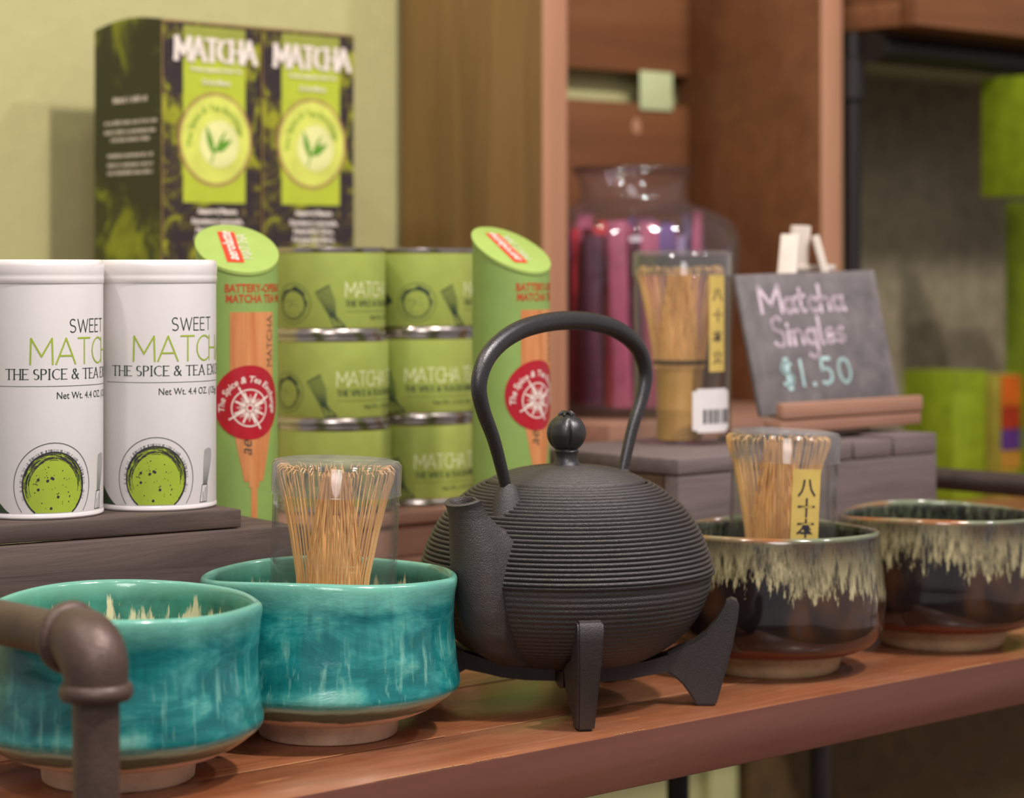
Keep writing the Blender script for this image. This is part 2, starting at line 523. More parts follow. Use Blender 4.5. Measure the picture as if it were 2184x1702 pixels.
SHELF_F = wood('dark_mahogany_edge', (78, 40, 30), (94, 52, 40), (112, 70, 56), 'x', .42, .5, .5, .0002, .2)
SCRAPE = plain('bare_wood_scrape', (206, 160, 112), .7)
RISER = wood('grey_brown_stain', (54, 44, 41), (78, 65, 60), (104, 89, 82), 'x', .6, .3, 1.6, .0006)
RISER2 = wood('mauve_brown_stain', (84, 72, 71), (104, 91, 90), (118, 105, 103), 'x', .65, .3, 1.4, .0005)
RISER_S = wood('dark_olive_stain', (58, 42, 28), (76, 56, 38), (92, 70, 50), 'y', .65, .3, 1.4, .0005)
PINKW = wood('pale_pink_wood', (128, 92, 74), (148, 108, 88), (166, 126, 104), 'x', .6, .3, 1.2, .0004)
CRATE_L = wood('walnut_stain', (98, 72, 40), (130, 100, 58), (152, 120, 74), 'z', .6, .3, .55, .0004)
CRATE_E = wood('light_board_edge', (150, 106, 80), (172, 124, 94), (186, 140, 110), 'z', .6, .3, .6, .0003)
CRATE_I = wood('red_brown_stain', (96, 58, 32), (120, 76, 44), (136, 90, 56), 'x', .6, .35, .5, .0003)
WALLM = plain('sage_green_paint', (182, 178, 126), .75, .2, vary=.01, bumpd=.0004, bs=120)
WALL_LIT = plain('lit_wall_green', (196, 196, 140), .7, .2, vary=.01)  # wall green with its light put into the colour
SLOT_LIT = plain('lit_slot_green', (190, 200, 150), .7, .2, vary=.01)  # wall as lit behind the slot, put into the colour
FLOORM = plain('brown_floor', (92, 76, 52), .6, .3)
WHITE = plain('white_enamel_tin', (220, 215, 214), .32, .5, vary=.006, coat=.15)
WHITE_L = plain('white_tin_lid', (222, 216, 214), .25, .5, vary=.006, coat=.3)
INK_G = plain('lime_ink', (150, 172, 54), .5, .3, vary=.02)
INK_D = plain('dark_green_ink', (40, 58, 52), .5, .3, vary=.02)
INK_K = plain('charcoal_ink', (48, 46, 54), .5, .3, vary=.02)
INK_LEAF = plain('leaf_ink', (58, 74, 48), .5, .3, vary=.1)
INK_W = plain('white_ink', (214, 222, 168), .5, .3, vary=.02)
INK_WW = plain('off_white_ink', (226, 214, 202), .5, .3, vary=.02)
INK_R = plain('red_ink', (206, 60, 40), .5, .3, vary=.02)
INK_RT = plain('red_brown_ink', (176, 74, 38), .5, .3, vary=.02)
LIME = plain('lime_paper_label', (160, 174, 84), .42, .4, vary=.02, bumpd=.0002, bs=40)
TUBEG = plain('green_card_tube', (132, 160, 84), .42, .4, vary=.015)
TUBETOP = plain('light_green_card', (150, 174, 88), .45, .4, vary=.015)
SILVER = plain('tin_plate', (190, 180, 172), .22, .5, metal=1., vary=.02)
STICK = plain('red_sticker', (168, 22, 38), .3, .5, vary=.03, coat=.3)
WOODPRINT = wood('wood_print', (160, 92, 48), (192, 122, 70), (212, 150, 100), 'z', .42, .4, 3.5, 0)
BAMBOO_L = wood('bamboo_pale', (208, 150, 80), (226, 172, 100), (238, 190, 122), 'z', .4, .5, 3, .0001)
BAMBOO = wood('bamboo_tines', (216, 160, 92), (234, 184, 112), (246, 206, 142), 'z', .42, .45, 3, 0)
BAMBOO_H = wood('bamboo_handle', (170, 126, 62), (188, 144, 76), (200, 158, 90), 'z', .4, .5, 2, .0001)
THREAD = plain('black_thread', (34, 30, 28), .7)
GOLD = plain('gold_paper', (196, 170, 92), .5, .3, vary=.03)
CASE = clear('clear_plastic', (.972, .972, .965), (.70, .69, .70), .05, 1.45, .012)
CASELID = clear('clear_plastic_lid', (.93, .925, .92), (.72, .70, .72), .07, 1.5, .028)
GLASS = clear('jar_glass', (.96, .95, .97), (.66, .62, .66), .03, 1.5, .008)
SLATE = plain('chalkboard_slate', (112, 106, 106), .75, .25, vary=.08)
CHALK_P = plain('pink_chalk', (208, 190, 200), .9, .1); CHALK_B = plain('pale_blue_chalk', (178, 206, 204), .9, .1)
EASEL = wood('lit_pale_wood', (190, 176, 164), (206, 194, 182), (218, 208, 198), 'z', .6, .3, 1, .0002)  # wood paled to carry the light on the easel top
PAPER = plain('white_paper_sticker', (214, 208, 206), .6, .3, vary=.01)
LIMEBOX = plain('lime_green_carton', (128, 146, 26), .5, .3, vary=.05)
LIMEBOX2 = plain('olive_lime_carton', (116, 138, 34), .5, .3, vary=.05)


def box_print():
    m, nt, b = newmat('dark_carton_with_green_powder')
    v = coords(nt, (1, 1, 1))
    n1 = noise_n(nt, v, 34, 5, .7, .8); n2 = noise_n(nt, v, 120, 3, .7)
    c = ramp(nt, n1, [(.46, (50, 40, 40)), (.52, (74, 66, 34)), (.57, (138, 140, 28)), (.68, (164, 164, 44))])
    c = mix(nt, vramp(nt, n2, .62, .68, 0, .8), c, (132, 118, 46))
    L(nt, c, b.inputs['Base Color']); b.inputs['Roughness'].default_value = .35; return m


def box_side():
    m, nt, b = newmat('dark_green_carton_side')
    tc = N(nt, 'ShaderNodeTexCoord'); sx = N(nt, 'ShaderNodeSeparateXYZ'); L(nt, tc.outputs['Object'], sx.inputs[0]); z = sx.outputs[2]
    n1 = noise_n(nt, coords(nt), 30, 5, .65, .6)
    k = math_n(nt, 'ADD', n1, vramp(nt, math_n(nt, 'ABSOLUTE', math_n(nt, 'SUBTRACT', z, .105)), .02, .08, -.12, .07))
    c = ramp(nt, k, [(.46, (40, 42, 22)), (.54, (66, 70, 24)), (.62, (124, 132, 18)), (.72, (140, 150, 30))])
    L(nt, c, b.inputs['Base Color']); b.inputs['Roughness'].default_value = .4; return m


BOXP, BOXS = box_print(), box_side()
PANEL = plain('lime_carton_panel', (176, 188, 56), .35, .4, vary=.02)
PANEL_T = plain('olive_carton_panel', (148, 152, 66), .35, .4, vary=.02)
RINGM = plain('tan_ring_print', (168, 134, 84), .4, .4)
TEA = plain('pale_tea_print', (206, 212, 96), .35, .4, vary=.04)
TEA2 = plain('cream_print', (222, 222, 150), .35, .4, vary=.03)
LEAFP = plain('leaf_green_print', (96, 150, 40), .4, .4)

# ------------------------------------------------------------------ setting
WALL0 = Vector((-.0932, 1.927, 0)) + E2 * .004


def framed(o, base, yaw=YAW):
    o.location = base; o.rotation_euler = (0, 0, yaw); return o


mb = MB(); box(mb, -1.3, 1.9, 0, .08, -.9, 1.7)
framed(tag(mb.build('wall_back', WALLM, smooth=False), kind='structure'), WALL0)
mb = MB(); box(mb, -3, 4, -4, 5, -.95, -.9)
tag(mb.build('floor', FLOORM, smooth=False), kind='structure')
mb = MB(); c = Vector((.435, 0, 0))
box(mb, -.018, .018, -.012, -.0005, -.899, -.05)
tr = mb.build('lit_wall_strip_1', WALL_LIT, bevel=.001); tag(tr, kind='structure')
# added strip, paler green for lit wall below the shelf, seen at x 1525
t = (1525 - 1092) / F; tt = (t * WALL0.y - WALL0.x) / (E1.x - t * E1.y)
framed(tr, WALL0 + E1 * tt)

kk = (1572 - 1092) / F; tt = (kk * WALL0.y - WALL0.x) / (E1.x - kk * E1.y)
mb = MB(); box(mb, 0, .9, -.014, -.0005, -.899, -.10)  # added dark board standing for shaded wall under the shelf
o = mb.build('wall_shade_board', plain('shaded_wall_brown', (92, 72, 44), .7, .2), bevel=.001); framed(o, WALL0 + E1 * tt)
tag(o, 'dark brown board added as shaded wall below the shelf on the right', 'board')

kk = (1806 - 1092) / F; tt = (kk * WALL0.y - WALL0.x) / (E1.x - kk * E1.y)
mb = MB(); box(mb, 0, .8, -.012, -.0005, -.02, .41)  # added board, its colour holds the shade on the wall
o = mb.build('wall_shade_board', plain('shaded_wall_grey', (142, 132, 104), .6, .3), bevel=.001); framed(o, WALL0 + E1 * tt)
tag(o, 'grey-brown board added as shaded wall behind the lime cartons under the high shelf', 'board')

# ------------------------------------------------------------------ main shelf
S0 = Vector((.0932, 1.1423, 0))      # a point of the front edge
LEFT = -.385; RIGHT = .475; DEPTH = .70
sh = thing('display_shelf', S0, 'varnished reddish brown plank shelf that carries the bowls and the teapot', 'shelf', YAW)
edges = [0, .053, .145, .24, .335, .43, .525, .615, DEPTH - .01]
for i in range(len(edges) - 1):
    mb = MB(); a, b_ = edges[i], edges[i + 1]
    z0 = -.0265 if i == 0 else -.022
    if i == 0:
        pl = [(0, 0), (0, z0), ]
        box(mb, LEFT, RIGHT, .0002, b_ - .0006, z0, 0)
    else: box(mb, LEFT, RIGHT, a + .0006, b_ - .0006, z0, -.0003 * (i % 2))
    o = mb.build('plank', [SHELF, SHELF_F], sh, bevel=.0009)
    if i == 0:
        o['label'] = 'front plank with dark rounded front face'
        for p in o.data.polygons:
            if p.normal.y < -.6 or p.normal.z < -.6: p.material_index = 1
for (a, b_, wd, y) in ((-.205, -.155, .0007, .0006), (-.15, -.13, .0005, .0006), (-.06, -.04, .0005, .0006), (.2, .235, .0009, .0006), (-.35, -.31, .0006, .0006), (-.28, -.12, .0005, .0532), (-.11, .12, .0004, .0530)):
    ink = Ink(); q = [(a + (b_ - a) * k / 8, y + random.uniform(0, .0005)) for k in range(9)]; ink.line(q, wd)
    ink.build('bare_scratch', lambda u, v, off: (u, v, off), SCRAPE, sh, off=.0001, label='pale bare scratch on the plank')

# ------------------------------------------------------------------ pipe rails
def fitting(mb, M=None, r=.0092):
    pass


def rail(name, corner, label, zc, r, mat, out, down=-.88, back=.60):
    "rail at height zc running back from the corner, elbow, upright going down"
    th = thing(name, corner, label, 'pipe rail', YAW)
    rb = r * 1.45                                  # bend radius of the elbow
    mb = MB(); tube(mb, [(0, 0, down), (0, 0, zc - rb - r * 1.0)], r, 32); mb.build('upright_pipe', mat, th, angle=40)
    mb = MB(); tube(mb, [(0, rb + r * 1.1, zc), (0, back, zc)], r, 32); mb.build('side_pipe', mat, th, angle=40)
    mb = MB(); pts = [(0, 0, zc - rb - r * .6)] + [(0, rb - rb * math.cos(R(a)), zc - rb + rb * math.sin(R(a))) for a in range(0, 91, 9)] + [(0, rb + r * .6, zc)]
    tube(mb, pts, lambda t: r * (1.34 + .12 * math.sin(PI * t)), 36)
    for (p, q) in (((0, 0, zc - rb - r * .95), (0, 0, zc - rb - r * .25)), ((0, rb + r * .3, zc), (0, rb + r * 1.0, zc))):
        P = Vector(p); Q = Vector(q)
        tube(mb, [P.lerp(Q, k / 6) for k in range(7)], lambda t: r * (1.45 + .14 * math.sin(PI * t)), 36)
    mb.build('elbow', mat, th, angle=60)
    # the rear upright of the same end frame
    mb = MB(); tube(mb, [(0, back, zc), (0, back, down)], r, 24); mb.build('upright_pipe', mat, th, angle=40)
    return th


vp = Vector(((205 - 1092) / F * .88, .88, 0))
rail('pipe_rail', vp, 'brown iron pipe end rail with thick elbow in front of the left teal bowl', .0790, .0088, PIPE, 1)
rp = Vector((.319, 1.6, 0)) - E2 * .26 + E1 * .0
rail('pipe_rail', rp, 'dark grey pipe end rail behind the right dark bowl', .0735, .0076, PIPE_G, 1, back=.401)
for (px, py, d) in ((1446, 1690, 1.62),):
    p = atd(px, py, d); mb = MB(); tube(mb, [(0, 0, -.9), (0, 0, -.0265)], .0078, 20)
    o = mb.build('shelf_leg', PIPE_D, loc=(p.x, p.y, 0))
    tag(o, 'dark pipe leg under the shelf below the teapot stand', 'shelf leg')

# ------------------------------------------------------------------ risers
EL = Vector((.817, .576, 0)).normalized(); YL = math.atan2(EL.y, EL.x)
r1 = thing('display_riser', at(531, 1089, .10).xy.to_3d() + Vector((-.0044, .0062, 0)), 'dark grey-brown wooden riser under the two white tins', 'riser', YL)
mb = MB(); box(mb, -.165, 0, 0, .085, .0912, .10); mb.build('top_board', RISER, r1, bevel=.0008)
mb = MB(); box(mb, -.17, .036, -.005, .006, .048, .0905); mb.build('front_board', RISER, r1, bevel=.0008)
mb = MB(); box(mb, -.17, .036, -.0046, .006, .0005, .0472); mb.build('front_board', RISER, r1, bevel=.0008)
mb = MB(); box(mb, .004, .03, .0062, .085, .0005, .0905); mb.build('end_board', RISER, r1, bevel=.0008)
mb = MB(); box(mb, -.17, -.158, .0062, .085, .0005, .0905); mb.build('end_board', RISER, r1, bevel=.0008)
mb = MB()
for q in range(6):
    a = random.uniform(.012, .034); zz = random.uniform(.052, .062)
    box(mb, a, a + random.uniform(.005, .012), -.0066, -.0048, zz, zz + .0012, Matrix.Rotation(random.uniform(-.01, .01), 4, 'Y'))
mb.build('splinter', PINKW, r1)

C0 = Vector(((880 - 1092) / F * 1.425, 1.425, 0))
r2 = thing('can_riser', C0, 'pale pinkish wooden stepped riser under the green cans', 'riser', YAW)
for (n, x0, x1, y0, y1, z0, z1) in (('top_board', -.10, .105, 0, .09, .064, .071), ('front_board', -.097, .10, .003, .012, .044, .0635), ('front_board', -.10, .105, -.002, .012, .0005, .0435),
                                    ('end_board', -.097, -.085, .0125, .085, .0005, .0635), ('end_board', .088, .10, .0125, .085, .0005, .0635)):
    mb = MB(); box(mb, x0, x1, y0, y1, z0, z1); mb.build(n, PINKW, r2, bevel=.0008)

O3 = Vector((.097, 1.366, 0))
r3 = thing('display_riser', O3, 'dark mauve-brown wooden block riser under the tall cased whisk', 'riser', YAW)
mb = MB(); box(mb, 0, .1355, 0, .13, .0985, .108); mb.build('top_board', [RISER2], r3, bevel=.001)
mb = MB(); box(mb, .0005, .135, .0005, .012, .0005, .098); mb.build('front_board', RISER2, r3, bevel=.001)
mb = MB(); box(mb, .0005, .011, .0125, .129, .0005, .098); mb.build('side_board', RISER_S, r3, bevel=.001)
mb = MB(); box(mb, .0115, .135, .119, .129, .0005, .098); mb.build('back_board', RISER_S, r3, bevel=.001)
r4 = thing('display_riser', O3 + E1 * .137, 'mauve-brown wooden riser with notched top boards under the chalkboard easel', 'riser', YAW)
X4 = .1086
mb = MB(); box(mb, 0, X4, 0, .011, .0005, .0985); mb.build('front_board', RISER2, r4, bevel=.001)
for a, b_, z in ((0, .0222, .110), (.0245, .0620, .110), (.0645, X4, .1118)):
    mb = MB(); box(mb, a, b_, 0, .095, .099, z); mb.build('top_slat', RISER2, r4, bevel=.001)
for a in (0, X4 - .011):
    mb = MB(); box(mb, a, a + .011, .0115, .095, .0005, .0985); mb.build('side_board', RISER_S, r4, bevel=.001)

B0 = Vector(((345 - 1092) / F * 1.6, 1.6, 0))
r5 = thing('box_riser', B0 + E1 * (-.012) - E2 * .008, 'tall dark wooden riser behind the cans under the dark cartons', 'riser', YAW)
mb = MB(); box(mb, 0, .20, 0, .11, .203, .213); mb.build('top_board', RISER, r5, bevel=.001)
for (x0, x1, y0, y1) in ((.002, .198, .002, .012), (.002, .198, .098, .108)):
    mb = MB(); box(mb, x0, x1, y0, y1, .0005, .2025); mb.build('long_board', RISER, r5, bevel=.001)
for (x0, x1, y0, y1) in ((.002, .012, .0125, .0975), (.188, .198, .0125, .0975)):
    mb = MB(); box(mb, x0, x1, y0, y1, .0005, .2025); mb.build('end_board', RISER, r5, bevel=.001)

# ------------------------------------------------------------------ tall crate bookcase
K0 = Vector((.0234, 1.8, 0))
cr = thing('wooden_bookcase', K0, 'tall brown-stained wooden crate bookcase against the green wall, jar inside', 'bookcase', YAW)
def board(name, x0, x1, y0, y1, z0, z1, mats, parent=cr, rule=None, bev=.001):
    mb = MB(); box(mb, x0, x1, y0, y1, z0, z1); o = mb.build(name, mats, parent, bevel=bev)
    if rule:
        for p in o.data.polygons: p.material_index = rule(p.normal, p.center)
    return o
board('side_board', 0, .0268, 0, .17, .0005, .75, [CRATE_L, CRATE_E, CRATE_I], rule=lambda n, c: 1 if n.y < -.5 else (2 if n.x > .5 else 0))
board('side_board', .331, .360, 0, .17, .0005, .75, [CRATE_L, CRATE_E, CRATE_I], rule=lambda n, c: 1 if n.y < -.5 else (2 if n.x < -.5 else 0))
board('bottom_board', .0273, .3305, -.045, .154, .078, .10, [PINKW])
board('kick_board', .0273, .3305, -.04, -.028, .0005, .0775, [RISER_S])
board('top_board', .0273, .3305, .002, .154, .655, .68, [CRATE_I])
for z0, z1 in ((.0005, .0775), (.1005, .232), (.2335, .3665), (.3935, .512), (.5135, .645)):
    board('back_slat', .0273, .3305, .155, .1655, z0, z1, [CRATE_I])
mb = MB(); lathe(mb, [(0.0001, .0015), (.0045, .0012), (.0055, 0)], 20, M=Matrix.Translation((.262, .155, .345)) @ Matrix.Rotation(PI / 2, 4, 'X') @ Matrix.Scale(1.4, 4, (0, 1, 0)))
mb.build('wood_knot', CRATE_E, cr)
mb = MB(); box(mb, 0, .042, 0, .0012, 0, .0345)  # added square coloured as lit wall showing through the slot
tg = mb.build('lit_slot_patch', SLOT_LIT, bevel=.0003); framed(tg, K0 + E1 * .2645 + E2 * .1530 + Vector((0, 0, .361)))
tag(tg, 'small pale green square card added as lit wall in the bookcase back slot', 'card')

# ------------------------------------------------------------------ right: upper shelf and pipes, lime cartons
us = thing('upper_shelf', K0 + E1 * .375 - E2 * .05, 'brown wooden shelf board high on the right with black pipe below', 'shelf', YAW)
board('shelf_board', 0, .75, 0, .21, .4275, .45, [CRATE_I], us)
board('end_board', 0, .014, 0, .21, .4505, .66, [CRATE_I], us)
board('front_board', 0, .75, -.018, -.0005, .4275, .58, [CRATE_I], us)
mb = MB(); tube(mb, [(.0, .03, .411), (.75, .03, .411)], .0135, 20); mb.build('cross_pipe', PIPE_D, us)
mb = MB(); tube(mb, [(-.002, .05, .0), (-.002, .05, .425)], .0075, 20); mb.build('upright_pipe', PIPE_D, us)
mb = MB(); tube(mb, [(.72, .05, .0), (.72, .05, .425)], .0105, 20); mb.build('upright_pipe', PIPE_D, us)
mb = MB(); lathe(mb, [(.0075, -.02), (.0115, -.018), (.0115, .016), (.0075, .018)], 20, M=Matrix.Translation((-.002, .05, .385))); mb.build('pipe_coupling', PIPE_D, us)
sx = thing('side_shelf', K0 + E1 * .375 - E2 * .10, 'reddish plank shelf past the right pipe rail under the lime cartons', 'shelf', YAW)
for k in range(3):
    board('plank', 0, .75, .088 * k + .0006, .088 * (k + 1) - .0006, -.022, 0, [SHELF], sx)


def carton(px0, px1, d, z0, z1, depth, label, mat, stripe=False):
    k0 = (px0 - 1092) / F; k1 = (px1 - 1092) / F
    p = Vector((k0 * d, d, 0)) - E2 * depth; t = (k1 * p.y - p.x) / (E1.x - k1 * E1.y)
    th = thing('carton', p + Vector((0, 0, z0)), label, 'box', YAW)
    mb = MB(); box(mb, 0, t, 0, depth, .0002, z1 - z0); mb.build('carton_body', mat, th, bevel=.0012)
    mb = MB(); box(mb, .0, t, -.0006, -.0001, (z1 - z0) * .86, z1 - z0 - .001); mb.build('lid_flap', mat, th)
    return th, t


carton(1925, 2102, 2.24, 0, .122, .06, 'low lime green carton standing behind the dark grey pipe rail', LIMEBOX)
carton(2143, 2330, 2.26, 0, .283, .06, 'tall olive lime carton at the right edge of the picture', LIMEBOX2)
carton(2092, 2310, 2.16, .284, .394, .10, 'lime green carton topmost of the stack at the right edge', LIMEBOX)
th, t = carton(2106, 2134, 2.28, 0, .118, .04, 'narrow carton striped orange, purple and yellow between the lime cartons', plain('yellow_carton', (150, 140, 50), .5))
for z0, z1, c in ((.088, .117, (190, 88, 20)), (.066, .087, (150, 40, 20)), (.046, .065, (80, 40, 110)), (.028, .045, (170, 120, 40))):
    mb = MB(); box(mb, .0003, t - .0003, -.0012, -.0007, z0, z1); mb.build('color_band', plain('band', c, .5), th)

# ------------------------------------------------------------------ tea bowls
def bowl(name, cx, cy, label, kind, prof, inner, ax, ay, pin, seed, rot=0):
    th = thing(name, at(cx, cy).xy.to_3d(), label, 'bowl', rot, None)
    out, inn = (TEAL, TEAL_IN) if kind == 'teal' else (DARK, DARK_IN)
    clay = CLAY if kind == 'teal' else CLAY2
    prof3 = smooth_path([(r, z, 0) for r, z in prof], 6); prof3 = [(p.x, p.y) for p in prof3]
    inn3 = smooth_path([(r, z, 0) for r, z in inner], 5); inn3 = [(p.x, p.y) for p in inn3]
    ztop = .075

    def rf(r, z, a):
        hgt = max(0, min(1, (z - .012) / (ztop - .012))); hh = hgt ** 1.4
        x, y = math.sin(a), -math.cos(a)                       # a = 0 faces the viewer
        k = 1 / math.sqrt((x / ax) ** 2 + (y / ay) ** 2); k = 1 + (k - 1) * hh
        for (pa, amp, wd) in pin:
            dd = (a - R(pa) + PI) % (2 * PI) - PI
            k += amp * math.exp(-(abs(dd) / R(wd)) ** 1.15) * hgt ** 2.2
        n = noise.noise(Vector((x * 1.6 + seed, y * 1.6, z * 40))) * .015 + noise.noise(Vector((x * .7 + seed, y * .7, z * 110))) * .009
        if z < .012: n *= .2
        zz = z + hgt ** 2 * (.0010 * math.cos(a * 2) + .0006 * math.sin(3 * a + seed * 2))
        return r * (k + n), zz
    mb = MB(); lathe(mb, prof3, 128, 0, rf=rf)
    lathe(mb, inn3, 128, 1, rf=rf)
    mb.build('bowl_body', [out, inn], th, angle=80)
    mb = MB(); fr = FOOT[kind]
    lathe(mb, fr, 96, cap0=True); mb.build('foot_ring', clay, th, angle=45)
    return th


FOOT = {'teal': [(.0285, .0006), (.0318, 0), (.0326, .0008), (.0332, .0060), (.0345, .0088), (.0350, .0115)],
        'dark': [(.031, .0006), (.0345, 0), (.0362, .0015), (.0372, .0050), (.0370, .0085), (.036, .0125)]}
PT = [(.030, .0090), (.040, .0098), (.050, .0135), (.0578, .0185), (.0622, .0235), (.0618, .0300), (.0606, .040), (.0594, .052), (.0592, .063), (.0597, .0715), (.0590, .0750), (.0573, .0762)]
IT = [(.0573, .0762), (.0556, .0750), (.0550, .070), (.0545, .058), (.0555, .040), (.0545, .026), (.047, .017), (.030, .0135), (.0005, .0130)]
PD = [(.030, .0105), (.046, .0115), (.0555, .0160), (.0602, .0230), (.0618, .0320), (.0612, .044), (.0600, .056), (.0588, .066), (.0582, .0730), (.0574, .0758), (.0560, .0768)]
ID = [(.0560, .0768), (.0546, .0756), (.0540, .070), (.055, .055), (.056, .040), (.0535, .025), (.044, .017), (.028, .0145), (.0005, .0140)]
bowl('tea_bowl', 253, 1657, 'teal glazed tea bowl nearest the pipe elbow, empty, with a pointed rim', 'teal', PT, IT, .97, 1.1, [(90, .075, 17)], 1.3)
bowl('tea_bowl', 700, 1562, 'teal glazed tea bowl beside the teapot spout holding a cased whisk', 'teal', PT, IT, 1.0, .92, [(72, .07, 17), (-100, .02, 30)], 4.6)
bowl('tea_bowl', 1647, 1425, 'dark drip-glazed tea bowl right of the teapot holding a cased whisk', 'dark', PD, ID, 1.0, .98, [(90, .02, 30)], 2.2)
bowl('tea_bowl', 2008, 1370, 'empty dark drip-glazed tea bowl at the far right end of the row', 'dark', PD, ID, 1.03, 1.0, [(-60, .02, 30)], 8.1)

# ------------------------------------------------------------------ cast iron teapot
TC = at(1208, 570 + 1100 / 1.185)
SA = Vector((-.588, -.809, 0)).normalized(); ST = Vector((.809, -.588, 0)).normalized()
ROWS_TOP = 25
pot = thing('teapot', TC.xy.to_3d(), 'black cast-iron teapot with ribbed body and arched handle on its stand', 'teapot')
raw = [(.0005, .0218), (.020, .0219), (.034, .0226), (.0425, .0246), (.055, .0322), (.0655, .0435), (.0713, .0555), (.0736, .0655)]
upp = [(.0742, .0680), (.0728, .0735), (.0694, .0830), (.0642, .0925), (.0576, .1005), (.049, .1075), (.0425, .1113), (.0413, .1117)]


def ribbed(pts, nr, amp, samples=6, start=0.):
    P = smooth_path([(r, z, 0) for r, z in pts], 24); Ln = [0]
    for a, b in zip(P[:-1], P[1:]): Ln.append(Ln[-1] + (b - a).length)
    T = Ln[-1]; out = []; j = 0; n = nr * samples
    for i in range(n + 1):
        s = T * i / n
        while j < len(Ln) - 2 and Ln[j + 1] < s: j += 1
        f = (s - Ln[j]) / max(1e-9, Ln[j + 1] - Ln[j]); p = P[j].lerp(P[j + 1], min(1, f)); tg_ = (P[j + 1] - P[j]).normalized()
        nrm = Vector((tg_.y, -tg_.x, 0)); k = 0 if s < start * T else 1
        ph = (i % samples) / samples
        p = p + nrm * amp * k * (math.sin(PI * ph) ** .8 - .6)
        out.append((max(.0003, p.x), p.y))
    return out


mb = MB()
lo = ribbed(raw, 34, .00038, 5, .35)
up = ribbed(upp, 24, .00130, 6)
lathe(mb, lo + [(.0741, .0662), (.0750, .0668), (.0750, .0676)] + up + [(.0413, .1108), (.0410, .1080), (.038, .1075)], 200)
mb.build('pot_body', IRON, pot, angle=60)
lidp = [(.0396, .1095), (.0399, .1120), (.0393, .1130)] + ribbed([(.0389, .1132), (.032, .1162), (.022, .1187), (.012, .1199), (.0072, .1202)], 15, .00050, 5)
mb = MB(); lathe(mb, lidp + [(.0068, .1204), (.0003, .1204)], 160); lid = mb.build('lid', IRON, pot, angle=60)
mb = MB(); lathe(mb, [(.0072, .1196), (.0066, .1212), (.0058, .1225), (.0058, .1262), (.0064, .1272), (.0058, .1282)], 48)
lathe(mb, [(max(.0002, .01 * math.sin(R(a))), .1362 - .0098 * math.cos(R(a))) for a in range(20, 174, 6)], 64,
      rf=lambda r, z, a: (r * (1 - .13 * math.exp(-(((a - R(10) + PI / 5) % (2 * PI / 5) - PI / 5) / .07) ** 2) * (1 if z < .1435 else .1) * (1 if z > .1305 else .1)), z))
for k in range(6):
    a = k * PI / 3 + .2; tube(mb, [(0, 0, .1464), (.0022 * math.cos(a), .0022 * math.sin(a), .1468), (.0042 * math.cos(a), .0042 * math.sin(a), .1452)], lambda t: .0011 - .0004 * t, 8)
mb.build('lid_knob', IRON_S, lid, angle=50)
for k in range(5):
    pass
# spout: stack of prow-shaped slices
SPL = [(.0260, .0085, .046, .030, .014), (.034, .0110, .0585, .030, .020), (.0430, .0128, .0655, .034, .0245), (.0540, .0138, .0695, .040, .0262), (.0650, .0140, .0718, .044, .0250),
       (.0750, .0134, .0742, .052, .0205), (.0850, .0122, .0770, .062, .0158), (.0940, .0106, .0800, .070, .0118), (.1010, .0090, .0830, .078, .0092), (.1060, .0086, .0850, .0820, .0086), (.1090, .0092, .0860, .0850, .0092)]
fine = []
for i in range(len(SPL) - 1):
    for k in range(4):
        t = k / 4; t = t; fine.append(tuple(SPL[i][j] + (SPL[i + 1][j] - SPL[i][j]) * t for j in range(5)))
fine.append(SPL[-1]); vs = []; nn = 28
def slice_(z, rho, rn, rb, wb, scale=1., dz=0.):
    pts = []
    for k in range(16):
        a = -PI / 2 + PI * k / 15; pts.append((rn + rho * scale * math.cos(a), rho * scale * math.sin(a)))
    for k in range(1, 6): f = k / 5; pts.append((rn + (rb - rn) * f, rho * scale + (wb * scale - rho * scale) * f ** 1.3))
    for k in range(2): pts.append((rb - .0 - (.012 if scale == 1. and wb > .0115 else .004 * scale), wb * scale * (.35 if k == 0 else -.35)))
    for k in range(5, 0, -1): f = k / 5; pts.append((rn + (rb - rn) * f, -(rho * scale + (wb * scale - rho * scale) * f ** 1.3)))
    tilt = -max(0, (z - .098) / .011) * .22
    return [SA * r + ST * q + Vector((0, 0, z + dz + (r - rn) * tilt)) for r, q in pts]
sl = [slice_(*f) for f in fine]
tip = SPL[-1]
sl.append(slice_(*tip, scale=.92, dz=.0005)); sl.append(slice_(*tip, scale=.74, dz=.0004)); sl.append(slice_(*tip, scale=.66, dz=-.001)); sl.append(slice_(tip[0] - .014, tip[1], tip[2] - .004, tip[3] - .004, tip[4], scale=.62))
nn = len(sl[0]); mb = MB()
vs = [p for s_ in sl for p in s_]; fs = []
for i in range(len(sl) - 1):
    for k in range(nn): fs.append((i * nn + k, i * nn + (k + 1) % nn, (i + 1) * nn + (k + 1) % nn, (i + 1) * nn + k))
fs.append(tuple((len(sl) - 1) * nn + k for k in range(nn)))
mb.add(vs, fs); mb.build('spout', IRON, pot, angle=50)
